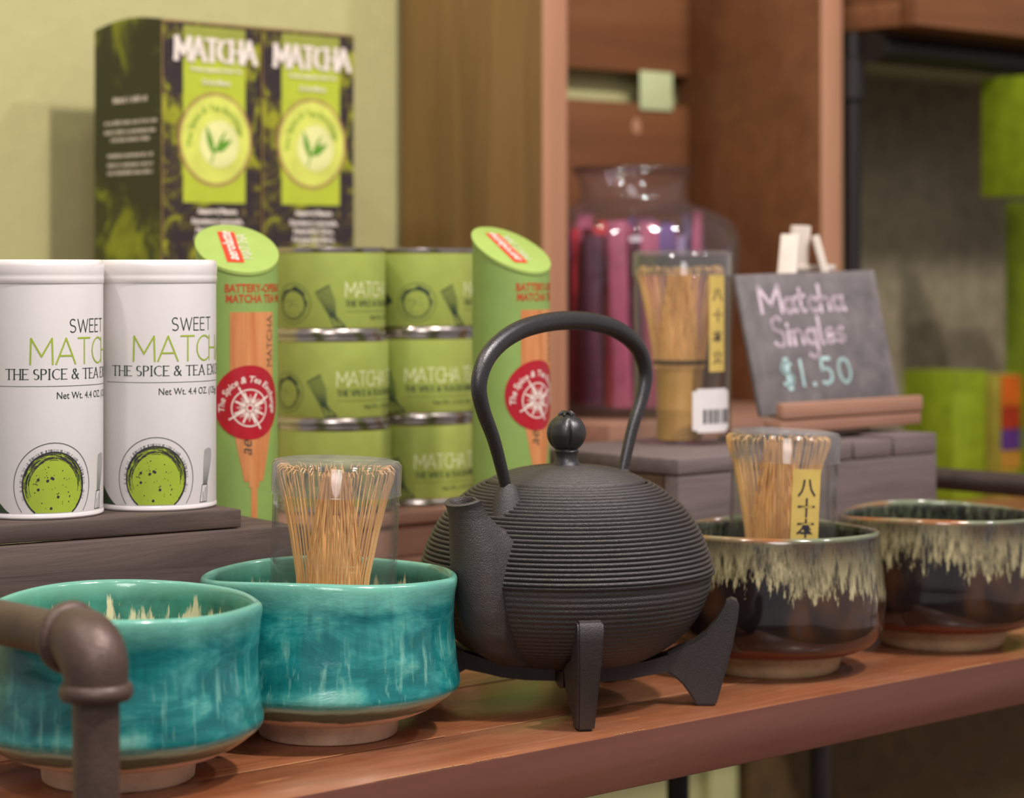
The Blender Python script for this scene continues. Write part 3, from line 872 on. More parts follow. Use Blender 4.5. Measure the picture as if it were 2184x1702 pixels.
# lugs and handle
for s in (1, -1):
    mb = MB(); P0 = SA * (.0500 * s)
    lv = []
    for (z, hr, hw) in ((.098, .0105, .0085), (.1065, .0080, .0070), (.1115, .0055, .0050), (.1145, .0035, .0036)):
        for a in range(0, 360, 30):
            lv.append(P0 + SA * s * (hr * math.cos(R(a)) + (z - .1065) * .1) + ST * hw * math.sin(R(a)) + Vector((0, 0, z)))
    lf = [(i * 12 + k, i * 12 + (k + 1) % 12, (i + 1) * 12 + (k + 1) % 12, (i + 1) * 12 + k) for i in range(3) for k in range(12)] + [tuple(36 + k for k in range(12))]
    mb.add(lv, lf); mb.build('handle_lug', IRON, pot, angle=60)
HP = [(.0500, .1075), (.0530, .1160), (.0615, .1360), (.0705, .1515), (.0738, .1635), (.0685, .1750), (.0570, .1832), (.0400, .1892), (.0200, .1922), (0, .1931)]
hp = [SA * r + Vector((0, 0, z)) for r, z in HP] + [SA * (-r) + Vector((0, 0, z)) for r, z in HP[-2::-1]]
hp = smooth_path(hp, 8)
mb = MB(); tube(mb, hp, lambda t: .0027 + .0021 * min(1, 3.6 * min(t, 1 - t)) ** .9, 20, flat=.82, up=ST)
mb.build('handle', IRON_S, pot, angle=60)

# stand
st = thing('teapot_stand', TC.xy.to_3d(), 'black cast-iron four-legged cross stand under the teapot', 'teapot stand')
OUT = [(.0752, .0002), (.0762, .0030), (.0795, .0150), (.0835, .0300), (.0862, .0440), (.0868, .0500), (.0856, .0530), (.0830, .0540), (.0806, .0528), (.0790, .0490), (.0757, .0435), (.0700, .0370), (.0640, .0325), (.0575, .0300), (.0500, .0265)]
INN = [(.0500, .0172), (.0545, .0145), (.0585, .0110), (.0620, .0060), (.0650, .0010), (.0660, .0002)]
for ang, leg_ang in ((-84.5, -80), (-5, -5), (69, 69), (175, 175)):
    d0 = Vector((math.cos(R(ang)), math.sin(R(ang)), 0)) * .0705; ang = leg_ang; sh0 = d0 - Vector((math.cos(R(ang)), math.sin(R(ang)), 0)) * .0705
    d_ = Vector((math.cos(R(ang)), math.sin(R(ang)), 0)); tdir = Vector((-d_.y, d_.x, 0))
    vs = []; poly = OUT + INN; n = len(poly)
    def hw(r, z): return .0042 + .0021 * min(1, z / .045) + (.0006 if r < .06 else 0)
    for sgn in (-1, 1):
        for (r, z) in poly: vs.append(sh0 + d_ * r + tdir * hw(r, z) * sgn + Vector((0, 0, z)))
    bm = bmesh.new(); bv = [bm.verts.new(v) for v in vs]
    bm.faces.new(bv[:n]); bm.faces.new(bv[n:][::-1])
    for i in range(n): bm.faces.new((bv[i], bv[(i + 1) % n], bv[(i + 1) % n + n], bv[i + n])[::-1])
    bmesh.ops.recalc_face_normals(bm, faces=bm.faces)
    es = [e for e in bm.edges if e.calc_face_angle(0) > R(55)]
    bmesh.ops.bevel(bm, geom=es, offset=.0011, segments=2, affect='EDGES')
    me = bpy.data.meshes.new('leg'); bm.to_mesh(me); bm.free(); me.materials.append(IRON_STAND)
    me.polygons.foreach_set('use_smooth', [True] * len(me.polygons)); me.set_sharp_from_angle(angle=R(40))
    o = bpy.data.objects.new('leg', me); COL.objects.link(o); o.parent = st
    mb = MB()
    A = [(0.0, .0118, .0215), (.020, .0120, .0218), (.032, .0132, .0222), (.040, .0150, .0232), (.0515, .0172, .0268)]
    av = []
    for (r, z0, z1) in A:
        for sg, z in ((-1, z0), (1, z0), (1, z1 - .001), (.75, z1), (-.75, z1), (-1, z1 - .001)):
            av.append(sh0 * (r / .0515) + d_ * r + tdir * .0062 * sg + Vector((0, 0, z)))
    af = [(i * 6 + k, i * 6 + (k + 1) % 6, (i + 1) * 6 + (k + 1) % 6, (i + 1) * 6 + k) for i in range(4) for k in range(6)]
    mb.add(av, af); mb.build('arm', IRON_STAND, st, angle=40)

# ------------------------------------------------------------------ white tins
TINR = .0300; TINH = .1235
def tin(px, d, rot, label):
    p = Vector(((px - 1092) / F * d, d, .1002))
    th = thing('matcha_tin', p, label, 'tin', rot - math.atan2(p.x, p.y), 'sweet matcha tins')
    return th
tin0 = tin(333, 1.179, 0, 'white sweet matcha tin next to the green tube, right of its twin')
mb = MB(); lathe(mb, [(.0290, .0003), (.0297, .0009), (.0300, .0020), (TINR, .1120)], 96, cap0=True); mb.build('tin_body', WHITE, tin0)
mb = MB(); lathe(mb, [(.0298, .0001), (.0303, .0008), (.0303, .0018), (.0300, .0026)], 96); mb.build('base_rim', WHITE_L, tin0)
mb = MB(); lathe(mb, [(.0300, .1118), (.0304, .1122), (.0304, .1150), (.0302, .1158), (.0304, .1166), (.0305, .1205), (.0300, .1226), (.0288, TINH), (.0278, .1225), (.0002, .1224)], 96); mb.build('tin_lid', WHITE_L, tin0, angle=50)
mp = cyl(TINR)
ink = Ink(); ink.stroke_text('SWEET', .0078, .0888, .0062, .00048, gap=.20, xs=1.02); ink.build('lettering', mp, INK_D, tin0, label='thin dark word SWEET')
ink = Ink(); ink.stroke_text('MATCHA', -.0112, .0738, .0122, .0008, gap=.14, xs=.94); ink.build('lettering', mp, INK_G, tin0, label='large thin lime green word MATCHA')
ink = Ink(); ink.stroke_text('THE SPICE & TEA EXCHANGE', -.0232, .0666, .0048, .00036, gap=.26, xs=.96, serif=True, space=.38)
ink.line([(-.0275 + i * .002, .0633) for i in range(36)], .00022); ink.font('Net Wt. 4.4 OZ. (125g)', .0010, .0572, .0048, xs=.86)
ink.build('lettering', mp, INK_D, tin0, label='dark serif shop line, rule and net weight')
# drawing of a bowl of matcha
CY = .0160
ink = Ink(); ink.disc(0, CY, .0148, .0158, clip=.0032); ink.build('bowl_drawing', mp, INK_G, tin0, off=.00012, label='drawn green tea in a bowl')
ink = Ink(); ink.ring(0, CY, .0192, .00028, clip=.003, ry=.0204)
ink.ring(0, CY, .0149, .0007, clip=.003, ry=.0159)
random.seed(3)
for k in range(110):      # hatching on the shaded rim of the tea
    a = R(random.uniform(-10, 190)); rr = random.uniform(.0116, .0147); sp = R(random.uniform(10, 34)) * (1 if k % 2 else -1)
    ink.line([(rr * math.cos(a + sp * q / 5), CY + rr * 1.05 * math.sin(a + sp * q / 5)) for q in range(6)], random.uniform(.00010, .0003))
for k in range(90):
    a = R(random.uniform(20, 160)); ink.seg((.0150 * math.cos(a), CY + .0156 * math.sin(a)), ((.0166 + random.uniform(-.0006, .0006)) * math.cos(a), CY + .0174 * math.sin(a)), .00012)
for k in range(20):
    a = R(random.uniform(-25, 20)); ink.seg((.0152 * math.cos(a), CY + .0158 * math.sin(a)), (.0164 * math.cos(a), CY + .017 * math.sin(a)), .0001)
    a = R(random.uniform(160, 205)); ink.seg((.0152 * math.cos(a), CY + .0158 * math.sin(a)), (.0164 * math.cos(a), CY + .017 * math.sin(a)), .0001)
for k in range(44):
    a = random.uniform(0, 2 * PI); rr = .0105 * math.sqrt(random.random()); x = rr * math.cos(a); y = CY - .001 + rr * math.sin(a)
    if y < .005: continue
    s_ = random.choice((.0002, .0002, .0003, .0003, .0007)); ink.disc(x, y, s_, n=8, rings=1)
ink.build('bowl_drawing', mp, INK_K, tin0, off=.0002, label='dark ink outline, hatching and bubbles')
ink = Ink()                                   # small whisk and leaf
for k in range(9): f = k / 8; ink.line([(.0262 + .0030 * f, .012), (.0268 + .0065 * f, .024), (.0275 + .0060 * f, .0302 - abs(f - .5) * .002)], .00018)
ink.line([(.0255, .012), (.0296, .012), (.0290, .0035), (.0238, .0035), (.0255, .012)], .0003); ink.line([(.0262, .0085), (.0262, .0035)], .00025); ink.line([(.0281, .0105), (.0275, .0035)], .00025)
ink.build('whisk_drawing', mp, INK_D, tin0)
ink = Ink(); ink.cols(-.037, -.0215, lambda u: .0030, lambda u: .0032 + .017 * max(0, min(1, (-.0215 - u) / .0155)) ** 1.25, 12, 3); ink.build('leaf_drawing', mp, INK_LEAF, tin0)
t1 = copy_tree(tin0); p = Vector(((87 - 1092) / F * 1.141, 1.141, .1002)); t1.location = p
t1.rotation_euler = (0, 0, R(12) - math.atan2(p.x, p.y)); t1['label'] = 'white sweet matcha tin at the left edge of the picture, front of the pair'

# ------------------------------------------------------------------ whisk tubes with slanted tops
TR = .0226
def gift_tube(px, d, rot, label):
    p = Vector(((px - 1092) / F * d, d, 0))
    th = thing('gift_tube', p, label, 'tube', rot - math.atan2(p.x, p.y), 'green battery whisk tubes')
    return th
GX, GY, GZ = -.22, .53, .2300
tb = gift_tube(505, 1.30, 0, 'green slanted-top battery whisk tube between the white tins and the cans')
a0 = -math.atan2(tb.location.x, tb.location.y)
gx = GX * math.cos(a0) + GY * math.sin(a0); gy = -GX * math.sin(a0) + GY * math.cos(a0)   # slant in the tube's own frame
ztop = lambda x, y: GZ + gx * x + gy * y
mb = MB(); S = 96; vs = []
rings = [0.0003, .05, .10, .15, .195]
for z in rings:
    for k in range(S): a = 2 * PI * k / S; vs.append((TR * math.sin(a), -TR * math.cos(a), z))
for k in range(S): a = 2 * PI * k / S; x, y = TR * math.sin(a), -TR * math.cos(a); vs.append((x, y, ztop(x, y)))
fs = [(i * S + k, i * S + (k + 1) % S, (i + 1) * S + (k + 1) % S, (i + 1) * S + k) for i in range(len(rings)) for k in range(S)]
fs.append(tuple(range(S))[::-1]); mb.add(vs, fs); mb.build('tube_body', TUBEG, tb, angle=30)
mb = MB(); vs = []
for (rr, dz) in ((TR + .0005, -.0012), (TR + .0006, .0006), (TR - .0003, .0011), (.0001, .0010)):
    for k in range(S): a = 2 * PI * k / S; x, y = rr * math.sin(a), -rr * math.cos(a); vs.append((x, y, ztop(x, y) + dz))
fs = [(i * S + k, i * S + (k + 1) % S, (i + 1) * S + (k + 1) % S, (i + 1) * S + k) for i in range(3) for k in range(S)]
mb.add(vs, fs); mb.build('tube_cap', TUBETOP, tb, angle=30)
# cap print: the word runs up the slope
sl_ = math.hypot(gx, gy); down = Vector((-gx, -gy, -sl_ * sl_)).normalized(); across = Vector((gy, -gx, 0)).normalized()
if across.cross(-down).z < 0: across = -across
mpc = flat((0, 0, ztop(0, 0) + .0012), across, -down)
ink = Ink(); ca = R(86)
def rect(ink, cx, cy, hx, hy, ang):
    c, s = math.cos(ang), math.sin(ang); ink.poly([(cx + x * c - y * s, cy + x * s + y * c) for x, y in ((-hx, -hy), (hx, -hy), (hx, hy), (-hx, hy))])
rect(ink, -.0035, .0, .0172, .0048, ca); ink.build('logo_panel', mpc, INK_R, tb, off=.0002, label='red panel on the slanted cap')
ink = Ink(); c_, s_ = math.cos(ca), math.sin(ca)
ink.font('aerolatte', -.0035 - c_ * .015 + s_ * .0022, -s_ * .015 - c_ * .0022, .0088, rot=ca, shear=.25, bold=.0001)
q = Ink(); q.stroke_text('MATCHA', 0, 0, .0055, .0005, gap=.14, xs=.92)
for pl in q.p: ink.poly([(.0068 + x * c_ - y * s_ - c_ * .0135, -s_ * .0135 + x * s_ + y * c_) for x, y in [(a, b) for a, b in pl]])
ink.build('lettering', mpc, INK_WW, tb, off=.0003, label='white words on the cap')
mp = cyl(TR)
ink = Ink(); ink.font('BATTERY-OPERATED', -.0068, .2065, .0062, bold=.0002, xs=.80); ink.font('MATCHA TEA WHISK', -.0062, .2008, .0062, bold=.0002, xs=.80)
ink.build('lettering', mp, INK_RT, tb, label='red-brown capital lettering')
UC = .0098
def hw_(v):
    return .0135 if v > .140 else (.0135 - (.140 - v) / .040 * .0085 if v > .1 else .0018)
ink = Ink()
for j in range(60):
    v0 = .004 + (.1915) * j / 60; v1 = .004 + .1915 * (j + 1) / 60
    h0, h1 = hw_(v0), hw_(v1)
    if v0 < .1 <= v1: h0 = h1 = .0030
    for i in range(8):
        f0 = -1 + i / 4; f1 = -1 + (i + 1) / 4
        ink.poly([(UC + h0 * f0, v0), (UC + h0 * f1, v0), (UC + h1 * f1, v1), (UC + h1 * f0, v1)])
ink.build('handle_picture', mp, WOODPRINT, tb, label='printed picture of a wooden whisk handle')
ink = Ink(); ink.font('MATCHA', UC + .0125, .165, .006, rot=PI / 2, xs=1.15); ink.font('aerolatte', UC - .0015, .117, .0095, rot=PI / 2, shear=.3)
ink.build('lettering', mp, INK_D, tb, off=.0002, label='dark vertical lettering on the printed handle')
ink = Ink(); SCX, SCY, SR = .0072, .1462, .0203
ink.disc(SCX, SCY, SR, n=48, rings=12); ink.build('round_sticker', mp, STICK, tb, off=.0003, label='red round sticker with white compass')
ink = Ink(); ink.ring(SCX, SCY - .003, .0100, .0007)
ink.ring(SCX, SCY - .003, .0046, .0003); ink.ring(SCX, SCY - .003, .0018, .0009)
for k in range(32):
    a = 2 * PI * k / 32 + .35; l = (.0086 if k % 4 == 0 else (.0072 if k % 2 == 0 else .006)); ink.seg((SCX + .0030 * math.cos(a), SCY - .003 + .0030 * math.sin(a)), (SCX + l * math.cos(a), SCY - .003 + l * math.sin(a)), .0010 if k % 4 == 0 else .0004)
for k in range(4):
    a = PI / 2 * k + .5; ink.seg((SCX + .004 * math.cos(a), SCY - .003 + .004 * math.sin(a)), (SCX + .0128 * math.cos(a), SCY - .003 + .0128 * math.sin(a)), .0009)
ink.font('The Spice & Tea Exchange', 0, 0, .0050, xs=.92, bold=.00008, shear=.2, bend=(SCX, SCY - .003, .0140, R(190)))
ink.build('sticker_print', mp, INK_WW, tb, off=.0004, label='white compass rose and arched shop name')
t2 = copy_tree(tb); p = Vector(((1090 - 1092) / F * 1.37, 1.37, 0)); t2.location = p
t2.rotation_euler = (0, 0, R(24) - math.atan2(p.x, p.y)); t2['label'] = 'green slanted-top battery whisk tube between the cans and the bookcase, behind the teapot handle'

# ------------------------------------------------------------------ matcha cans
CR, CH = .0348, .0537
def canpos(col, row):
    px, d = ((703, 1.44), (895, 1.492))[col]
    dx = ((0, .0005, .0022), (0, -.001, -.0022))[col][2 - row] if False else ((.0030, .0014, -.0006), (-.0012, .0, .0012))[col][row]
    return Vector(((px - 1092) / F * d + dx, d, .0713 + row * CH))
cans = {}
p = canpos(0, 2)
can0 = thing('matcha_can', p, 'top green matcha can of the left stack', 'can', -math.atan2(p.x, p.y), 'stacked green matcha cans')
mb = MB(); lathe(mb, [(.0338, .0004), (CR - .0006, .0042), (CR - .0001, .0052), (CR, .0500), (.0340, .0508)], 96, cap0=True); mb.build('can_body', LIME, can0)
mb = MB(); lathe(mb, [(.0330, .0012), (.0335, .0002), (.0350, .0002), (.0352, .0016), (.0347, .0028), (.0342, .0040), (.0344, .0046)], 96); mb.build('base_rim', SILVER, can0)
mb = MB(); lathe(mb, [(.0345, .0498), (.0350, .0503), (.0352, .0518), (.0350, .0532), (.0341, .0534), (.0334, .0524), (.0002, .0520)], 96); mb.build('lid', SILVER, can0)
mp = cyl(CR); U0 = R(17) * CR
ink = Ink(); ink.stroke_text('MATCHA TEA', U0, .0236, .0086, .00075, gap=.10, xs=.82, space=.4); ink.build('lettering', mp, INK_W, can0, label='thin white words MATCHA TEA')
ink = Ink(); ink.stroke_text('THE SPICE & TEA EXCHANGE', U0 + .0002, .0178, .0033, .00034, gap=.24, xs=.9, serif=True, space=.35)
ink.line([(U0 + i * .0025, .0148) for i in range(20)], .0002); ink.font('Net Wt. 1.2 OZ. (34g)', U0 + .0175, .0098, .0034)
ink.build('lettering', mp, INK_D, can0, label='dark small lettering')
ink = Ink()
for k in range(9):
    f = k / 8; ink.line([(-.0010 + .0034 * f + .0018, .0118), (-.0052 + .0088 * f, .0215), (-.0078 + .0080 * f, .0262 + .004 * f)][::1], .00034)
ink.line([(-.0078, .0262), (.0004, .0305)], .0006); ink.line([(.0006, .0118), (.0046, .0118)], .0007)
for k in range(3): ink.line([(.0012 + .0018 * k, .0112), (.0034 + .0032 * k, .0055)], .0006)
ink.line([(.0034, .0055), (.0098, .0055)], .0006); ink.line([(.0042, .0112), (.0100, .0058)], .0007)
ink.build('whisk_drawing', mp, INK_D, can0)
ink = Ink(); cx = -R(38) * CR; ink.ring(cx, .0195, .0120, .0003); ink.ring(cx, .0188, .0087, .0008)
for k in range(50):
    a = R(random.uniform(-10, 200)); rr = random.uniform(.0082, .0104); sp = R(random.uniform(8, 24)); ink.line([(cx + rr * math.cos(a + sp * q / 3), .0192 + rr * math.sin(a + sp * q / 3)) for q in range(4)], random.uniform(.0003, .0007))
for k in range(16): ink.disc(cx + random.uniform(-.005, .005), .0175 + random.uniform(-.005, .005), .0004, n=6, rings=1)
ink.build('bowl_drawing', mp, INK_D, can0)
ink = Ink(); lx = -R(72) * CR
for s in (0, 1): ink.cols(lx - .008, lx + .005, lambda u: .012 + .011 * s * 0 + .6 * (u - lx + .008), lambda u: .012 + .6 * (u - lx + .008) + .0085 * math.sin(PI * max(0, min(1, (u - lx + .008) / .013))), 10, 2)
ink.build('leaf_drawing', mp, INK_LEAF, can0)
names = {(0, 1): 'middle green matcha can of the left stack', (0, 0): 'bottom green matcha can of the left stack behind the clear whisk case',
         (1, 2): 'top green matcha can of the right stack, beside the right green tube', (1, 1): 'middle green matcha can of the right stack', (1, 0): 'bottom green matcha can of the right stack above the teapot spout'}
for (c, r), rot in {(0, 1): -12, (0, 0): 22, (1, 2): 33, (1, 1): -32, (1, 0): -20}.items():
    o = copy_tree(can0); p = canpos(c, r); o.location = p; o.rotation_euler = (0, 0, R(rot) - math.atan2(p.x, p.y)); o['label'] = names[(c, r)]

# ------------------------------------------------------------------ tall cartons
BW, BD, BH = .0832, .084, .1765
bx = thing('matcha_carton', B0 + Vector((0, 0, .2132)), 'dark matcha carton with lime panel, left one of the pair, blank dark side showing', 'box', YAW, 'tall dark matcha cartons')
mb = MB()
vs = [(0, 0, 0), (BW, 0, 0), (BW, BD, 0), (0, BD, 0)] + [(0, 0, BH), (BW, 0, BH)]
prof = [(BD * k / 8, BH + .0045 * math.sin(PI * k / 8) * (1 if k < 8 else 0) - .002 * (k / 8)) for k in range(9)]
n = len(prof); vs = [(0, y, z) for y, z in prof] + [(0, BD, 0), (0, 0, 0)] + [(BW, y, z) for y, z in prof] + [(BW, BD, 0), (BW, 0, 0)]
m2 = n + 2; fs = [tuple(range(m2)), tuple(range(2 * m2 - 1, m2 - 1, -1))] + [(i, i + m2, (i + 1) % m2 + m2, (i + 1) % m2) for i in range(m2)]
mb.add(vs, fs); o = mb.build('carton_body', [BOXP, BOXS], bx, smooth=False)
bm = bmesh.new(); bm.from_mesh(o.data); bmesh.ops.recalc_face_normals(bm, faces=bm.faces); bm.to_mesh(o.data); bm.free()
for p in o.data.polygons: p.material_index = 1 if p.normal.x < -.5 or p.normal.z > .5 else 0
mpf = flat((0, 0, 0), (1, 0, 0), (0, 0, 1))
def quadink(u0, u1, v0, v1): i = Ink(); i.poly([(u0, v0), (u1, v0), (u1, v1), (u0, v1)]); return i
quadink(0, BW, BH - .0012, BH - .0002).build('top_edge', mpf, RINGM, bx, off=.0004)
quadink(.0, .0006, .001, BH - .0005).build('corner_edge', mpf, RINGM, bx, off=.0002, label='worn pale carton corner')
quadink(.0175, .0700, .0515, .1505).build('lime_panel', mpf, PANEL, bx, off=.0002)
quadink(.0175, .0700, .1505, .1735).build('olive_panel', mpf, PANEL_T, bx, off=.0002)
ink = Ink(); OX, OZ = .0444, .0955
ink.disc(OX, OZ, .0312, .0328); ink.build('tea_ring', mpf, RINGM, bx, off=.0004, label='tan ring around the tea picture')
ink = Ink(); ink.disc(OX, OZ, .0290, .0305); ink.build('tea_picture', mpf, TEA, bx, off=.0006)
ink = Ink(); ink.disc(OX + .003, OZ - .003, .0165); ink.build('tea_picture', mpf, TEA2, bx, off=.0008)
ink = Ink()
for (x0, z0, x1, z1, wd) in ((-.002, -.010, -.008, .009, .0040), (.0, -.008, .008, .006, .0020), (.0, -.008, .013, .000, .0052)):
    for k in range(8):
        f0, f1 = k / 8, (k + 1) / 8
        a = Vector((OX + x0 + (x1 - x0) * f0, OZ + z0 + (z1 - z0) * f0)); b = Vector((OX + x0 + (x1 - x0) * f1, OZ + z0 + (z1 - z0) * f1)); nn_ = Vector((-(z1 - z0), x1 - x0)).normalized()
        w0 = wd * math.sin(PI * f0 ** .8) / 2 + .0003; w1 = wd * math.sin(PI * f1 ** .8) / 2 + .0003
        ink.poly([tuple(a + nn_ * w0), tuple(a - nn_ * w0), tuple(b - nn_ * w1), tuple(b + nn_ * w1)])
ink.line([(OX + .0, OZ - .006), (OX - .004, OZ - .016)], .0012)
ink.build('leaf_picture', mpf, LEAFP, bx, off=.0010)
ink = Ink(); ink.font('The Spice & Tea Exchange', 0, 0, .0064, xs=.95, bend=(OX, OZ, .0200, R(195))); ink.build('lettering', mpf, LEAFP, bx, off=.0010, label='small arched green lettering')
ink = Ink(); ink.stroke_text('MATCHA', .0110, .1500, .0145, .0023, gap=.14, xs=.86, serif=True)
ink.font('Premium Japanese Green Tea', .0445, .1425, .0042, bold=.0001, align='CENTER', xs=.85); ink.font('Drink Mixes', .0445, .1335, .0048, bold=.0001, align='CENTER')
ink.font('Assorted Flavors', .0455, .044, .0048, bold=.00025, align='CENTER')
for i, tx in enumerate(('Strawberry Lemonade,', 'Passionfruit Citrus,', 'Pomegranate Berry,', 'Orange Mango')): ink.font(tx, .0455, .0370 - i * .0060, .0052, bold=.0002, align='CENTER', xs=.9)
ink.build('lettering', mpf, INK_WW, bx, off=.0012, label='white slab word MATCHA and small white lines')
mps = flat((0, BD, 0), (0, -1, 0), (0, 0, 1)); ink = Ink(); random.seed(5)
def greek(ink, cy, w_, h):
    u = BD * .54 - w_ / 2
    while u < BD * .54 + w_ / 2:
        l = random.uniform(.4, .8) * h; ink.poly([(u, cy), (u + l, cy), (u + l, cy + h * random.uniform(.7, 1.1)), (u, cy + h * random.uniform(.7, 1.1))]); u += l + h * random.choice((.15, .2, .2, .7))
greek(ink, .1215, .042, .0040)
for z in (.1065, .1000, .0945): greek(ink, z, .064 if z > .095 else .048, .0026)
for z in (.0835, .0770, .0715): greek(ink, z, .056, .0026)
ink.build('small_print', mps, INK_WW, bx, off=.0003, label='illegible white print on the dark side')
o = copy_tree(bx); o.location = B0 + E1 * (BW + .0012) + Vector((0, 0, .2132)); o['label'] = 'dark matcha carton with lime panel, right one of the pair, above the right can stack'

# ------------------------------------------------------------------ cased bamboo whisks
def whisk(parent_loc, rot, lean, label, seed):
    th = thing('bamboo_whisk', parent_loc, label, 'whisk', 0); th.rotation_euler = (lean[0], lean[1], rot)
    random.seed(seed)
    mb = MB(); lathe(mb, [(.0132, .0008), (.0140, 0), (.0146, .0008), (.0144, .018), (.0150, .020), (.0146, .0215), (.0148, .036), (.0156, .050), (.0152, .0505), (.010, .0505)], 48, cap0=True); mb.build('handle', BAMBOO_H, th)
    mb = MB()
    for k in range(2): lathe(mb, [(.0160, .0490 + k * .0014), (.0174, .0496 + k * .0014), (.0160, .0503 + k * .0014)], 40)
    mb.build('thread_binding', THREAD, th)
    mb = MB()
    nt_ = 62
    for k in range(nt_):            # outer ring of tines, curled inwards at the tip
        a = 2 * PI * k / nt_ + random.uniform(-.02, .02); rt = .0272 + random.uniform(-.0012, .0010); zt = .1090 + random.uniform(-.0012, .0010)
        da = random.uniform(-.06, .06)
        pts = [(.0158, .046), (.0172, .060), (.0205, .078), (.0245, .096), (rt, .1055), (rt + .0004, zt), (rt - .0012, zt + .0016), (rt - .0030, zt + .0012), (rt - .0036, zt - .0006)]
        P = [Vector((r * math.sin(a + da * max(0, (z - .06) / .05)), -r * math.cos(a + da * max(0, (z - .06) / .05)), z)) for r, z in pts]
        tube(mb, P, lambda t: .00048 - .00022 * t, 4, cap=False)
    for k in range(14):
        pass
    mb.build('outer_tines', BAMBOO, th, kind='stuff')
    mb = MB()
    for k in range(90):             # inner bundle
        a = random.uniform(0, 2 * PI); q = math.sqrt(random.random()); rt = .0072 * q
        z1 = .1085 - .004 * q + random.uniform(-.003, .002)
        pts = [(.0128 * q + .001, .046), (.0122 * q + .001, .066), (.0095 * q + .0008, .086), (rt, z1), (rt + .0008, z1 + .0014)]
        P = [Vector((r * math.sin(a), -r * math.cos(a), z)) for r, z in pts]
        tube(mb, P, lambda t: .00052 - .00022 * t, 4, cap=False)
    lathe(mb, [(.0138, .046), (.0120, .066), (.0088, .078), (.0040, .088)], 24, rf=lambda r, z, a: (r * (1 + .06 * math.sin(14 * a)), z))
    mb.build('inner_tines', BAMBOO, th, kind='stuff')
    return th


def case(loc, rot, lean, label, rr=.0300, hh=.1150, lidh=.0160, label_strip=None, sticker=False):
    th = thing('clear_case', loc, label, 'case', 0); th.rotation_euler = (lean[0], lean[1], rot)
    mb = MB(); lathe(mb, [(.0002, .0004), (rr - .003, .0004), (rr - .0008, .0012), (rr, .0034), (rr, hh - .003)], 96)
    lathe(mb, [(rr - .0010, .0040), (rr - .0010, hh - .003)], 96); mb.build('case_body', CASE, th, angle=60)
    R2 = rr + .0008
    mb = MB(); lathe(mb, [(R2 + .0003, hh - lidh), (R2, hh - lidh + .0006), (R2, hh - .0022), (R2 - .0012, hh - .0006), (R2 - .004, hh), (.0002, hh)], 96)
    lathe(mb, [(R2 - .0009, hh - lidh), (R2 - .0009, hh - .0030), (R2 - .0024, hh - .0016), (R2 - .0046, hh - .0010), (.0002, hh - .0010)], 96)
    mb.build('case_lid', CASELID, th, angle=60)
    if label_strip:
        phi, z0, z1, w_ = label_strip; mp = cyl(rr)
        ink = Ink(); u = R(phi) * rr
        n_ = 8
        for i in range(n_): ink.poly([(u - w_ / 2 + w_ * i / n_, z0), (u - w_ / 2 + w_ * (i + 1) / n_, z0), (u - w_ / 2 + w_ * (i + 1) / n_, z1), (u - w_ / 2 + w_ * i / n_, z1)])
        ink.build('paper_label', mp, GOLD, th, off=.0002, label='gold paper strip label')
        ink = Ink(); sz = w_ * .66; step = (z1 - z0) / 4.6
        for i, ch in enumerate('八十本立'): ink.font(ch, u, z1 - step * (i + 1.0) - sz * .25, sz, align='CENTER', bold=.00012)
        ink.build('lettering', mp, INK_K, th, off=.0004, label='dark brush characters down the strip')
    if sticker:
        mp = cyl(rr); u = R(sticker) * rr; ink = Ink()
        for i in range(10): ink.poly([(u - .0145 + .0029 * i, .008 + (.0015 if i in (0, 9) else 0)), (u - .0145 + .0029 * (i + 1), .008 + (.0015 if i in (0, 9) else 0)), (u - .0145 + .0029 * (i + 1), .0355 - (.0015 if i in (0, 9) else 0)), (u - .0145 + .0029 * i, .0355 - (.0015 if i in (0, 9) else 0))])
        ink.build('barcode_sticker', mp, PAPER, th, off=.0008, label='white paper sticker')
        ink = Ink(); x = u - .0075; random.seed(9)
        while x < u + .012:
            wb = random.choice((.0006, .0010, .0016, .0020)); ink.poly([(x, .0135), (x + wb, .0135), (x + wb, .0225), (x, .0225)]); x += wb + random.choice((.0006, .0009, .0014))
        ink.build('barcode', mp, INK_K, th, off=.0010)
    return th


b2 = at(700, 1562); l1 = Vector((b2.x + .0008, b2.y - .002, .0140))
case(l1 + Vector((0, 0, .0003)), 0, (0, R(1.8)), 'clear capped case standing in the teal bowl beside the spout', rr=.0298)
whisk(l1 + Vector((0.0, 0, .0012)), .2, (0, R(1.6)), 'bamboo whisk in the clear case standing in the teal bowl', 11)
b3 = at(1647, 1425); l2 = Vector((b3.x + .0025, b3.y - .002, .0156))
case(l2, 0, (0, R(2.4)), 'clear capped case with gold strip label standing in the dark bowl', rr=.0292, label_strip=(18.5, .046, .0965, .0165))
whisk(l2 + Vector((-.0015, 0, .0012)), .9, (0, R(2.0)), 'bamboo whisk in the labelled clear case in the dark bowl', 12)
l3 = Vector(((1455 - 1092) / F * 1.50, 1.50, .1082))
case(l3, 0, (0, 0), 'tall clear capped case with gold strip and barcode sticker on the dark riser', rr=.0312, hh=.1225, label_strip=(41, .046, .107, .0135), sticker=34)
whisk(l3 + Vector((-.0018, 0, .0012)), 2.1, (0, 0), 'bamboo whisk showing its black thread in the tall case on the riser', 13)

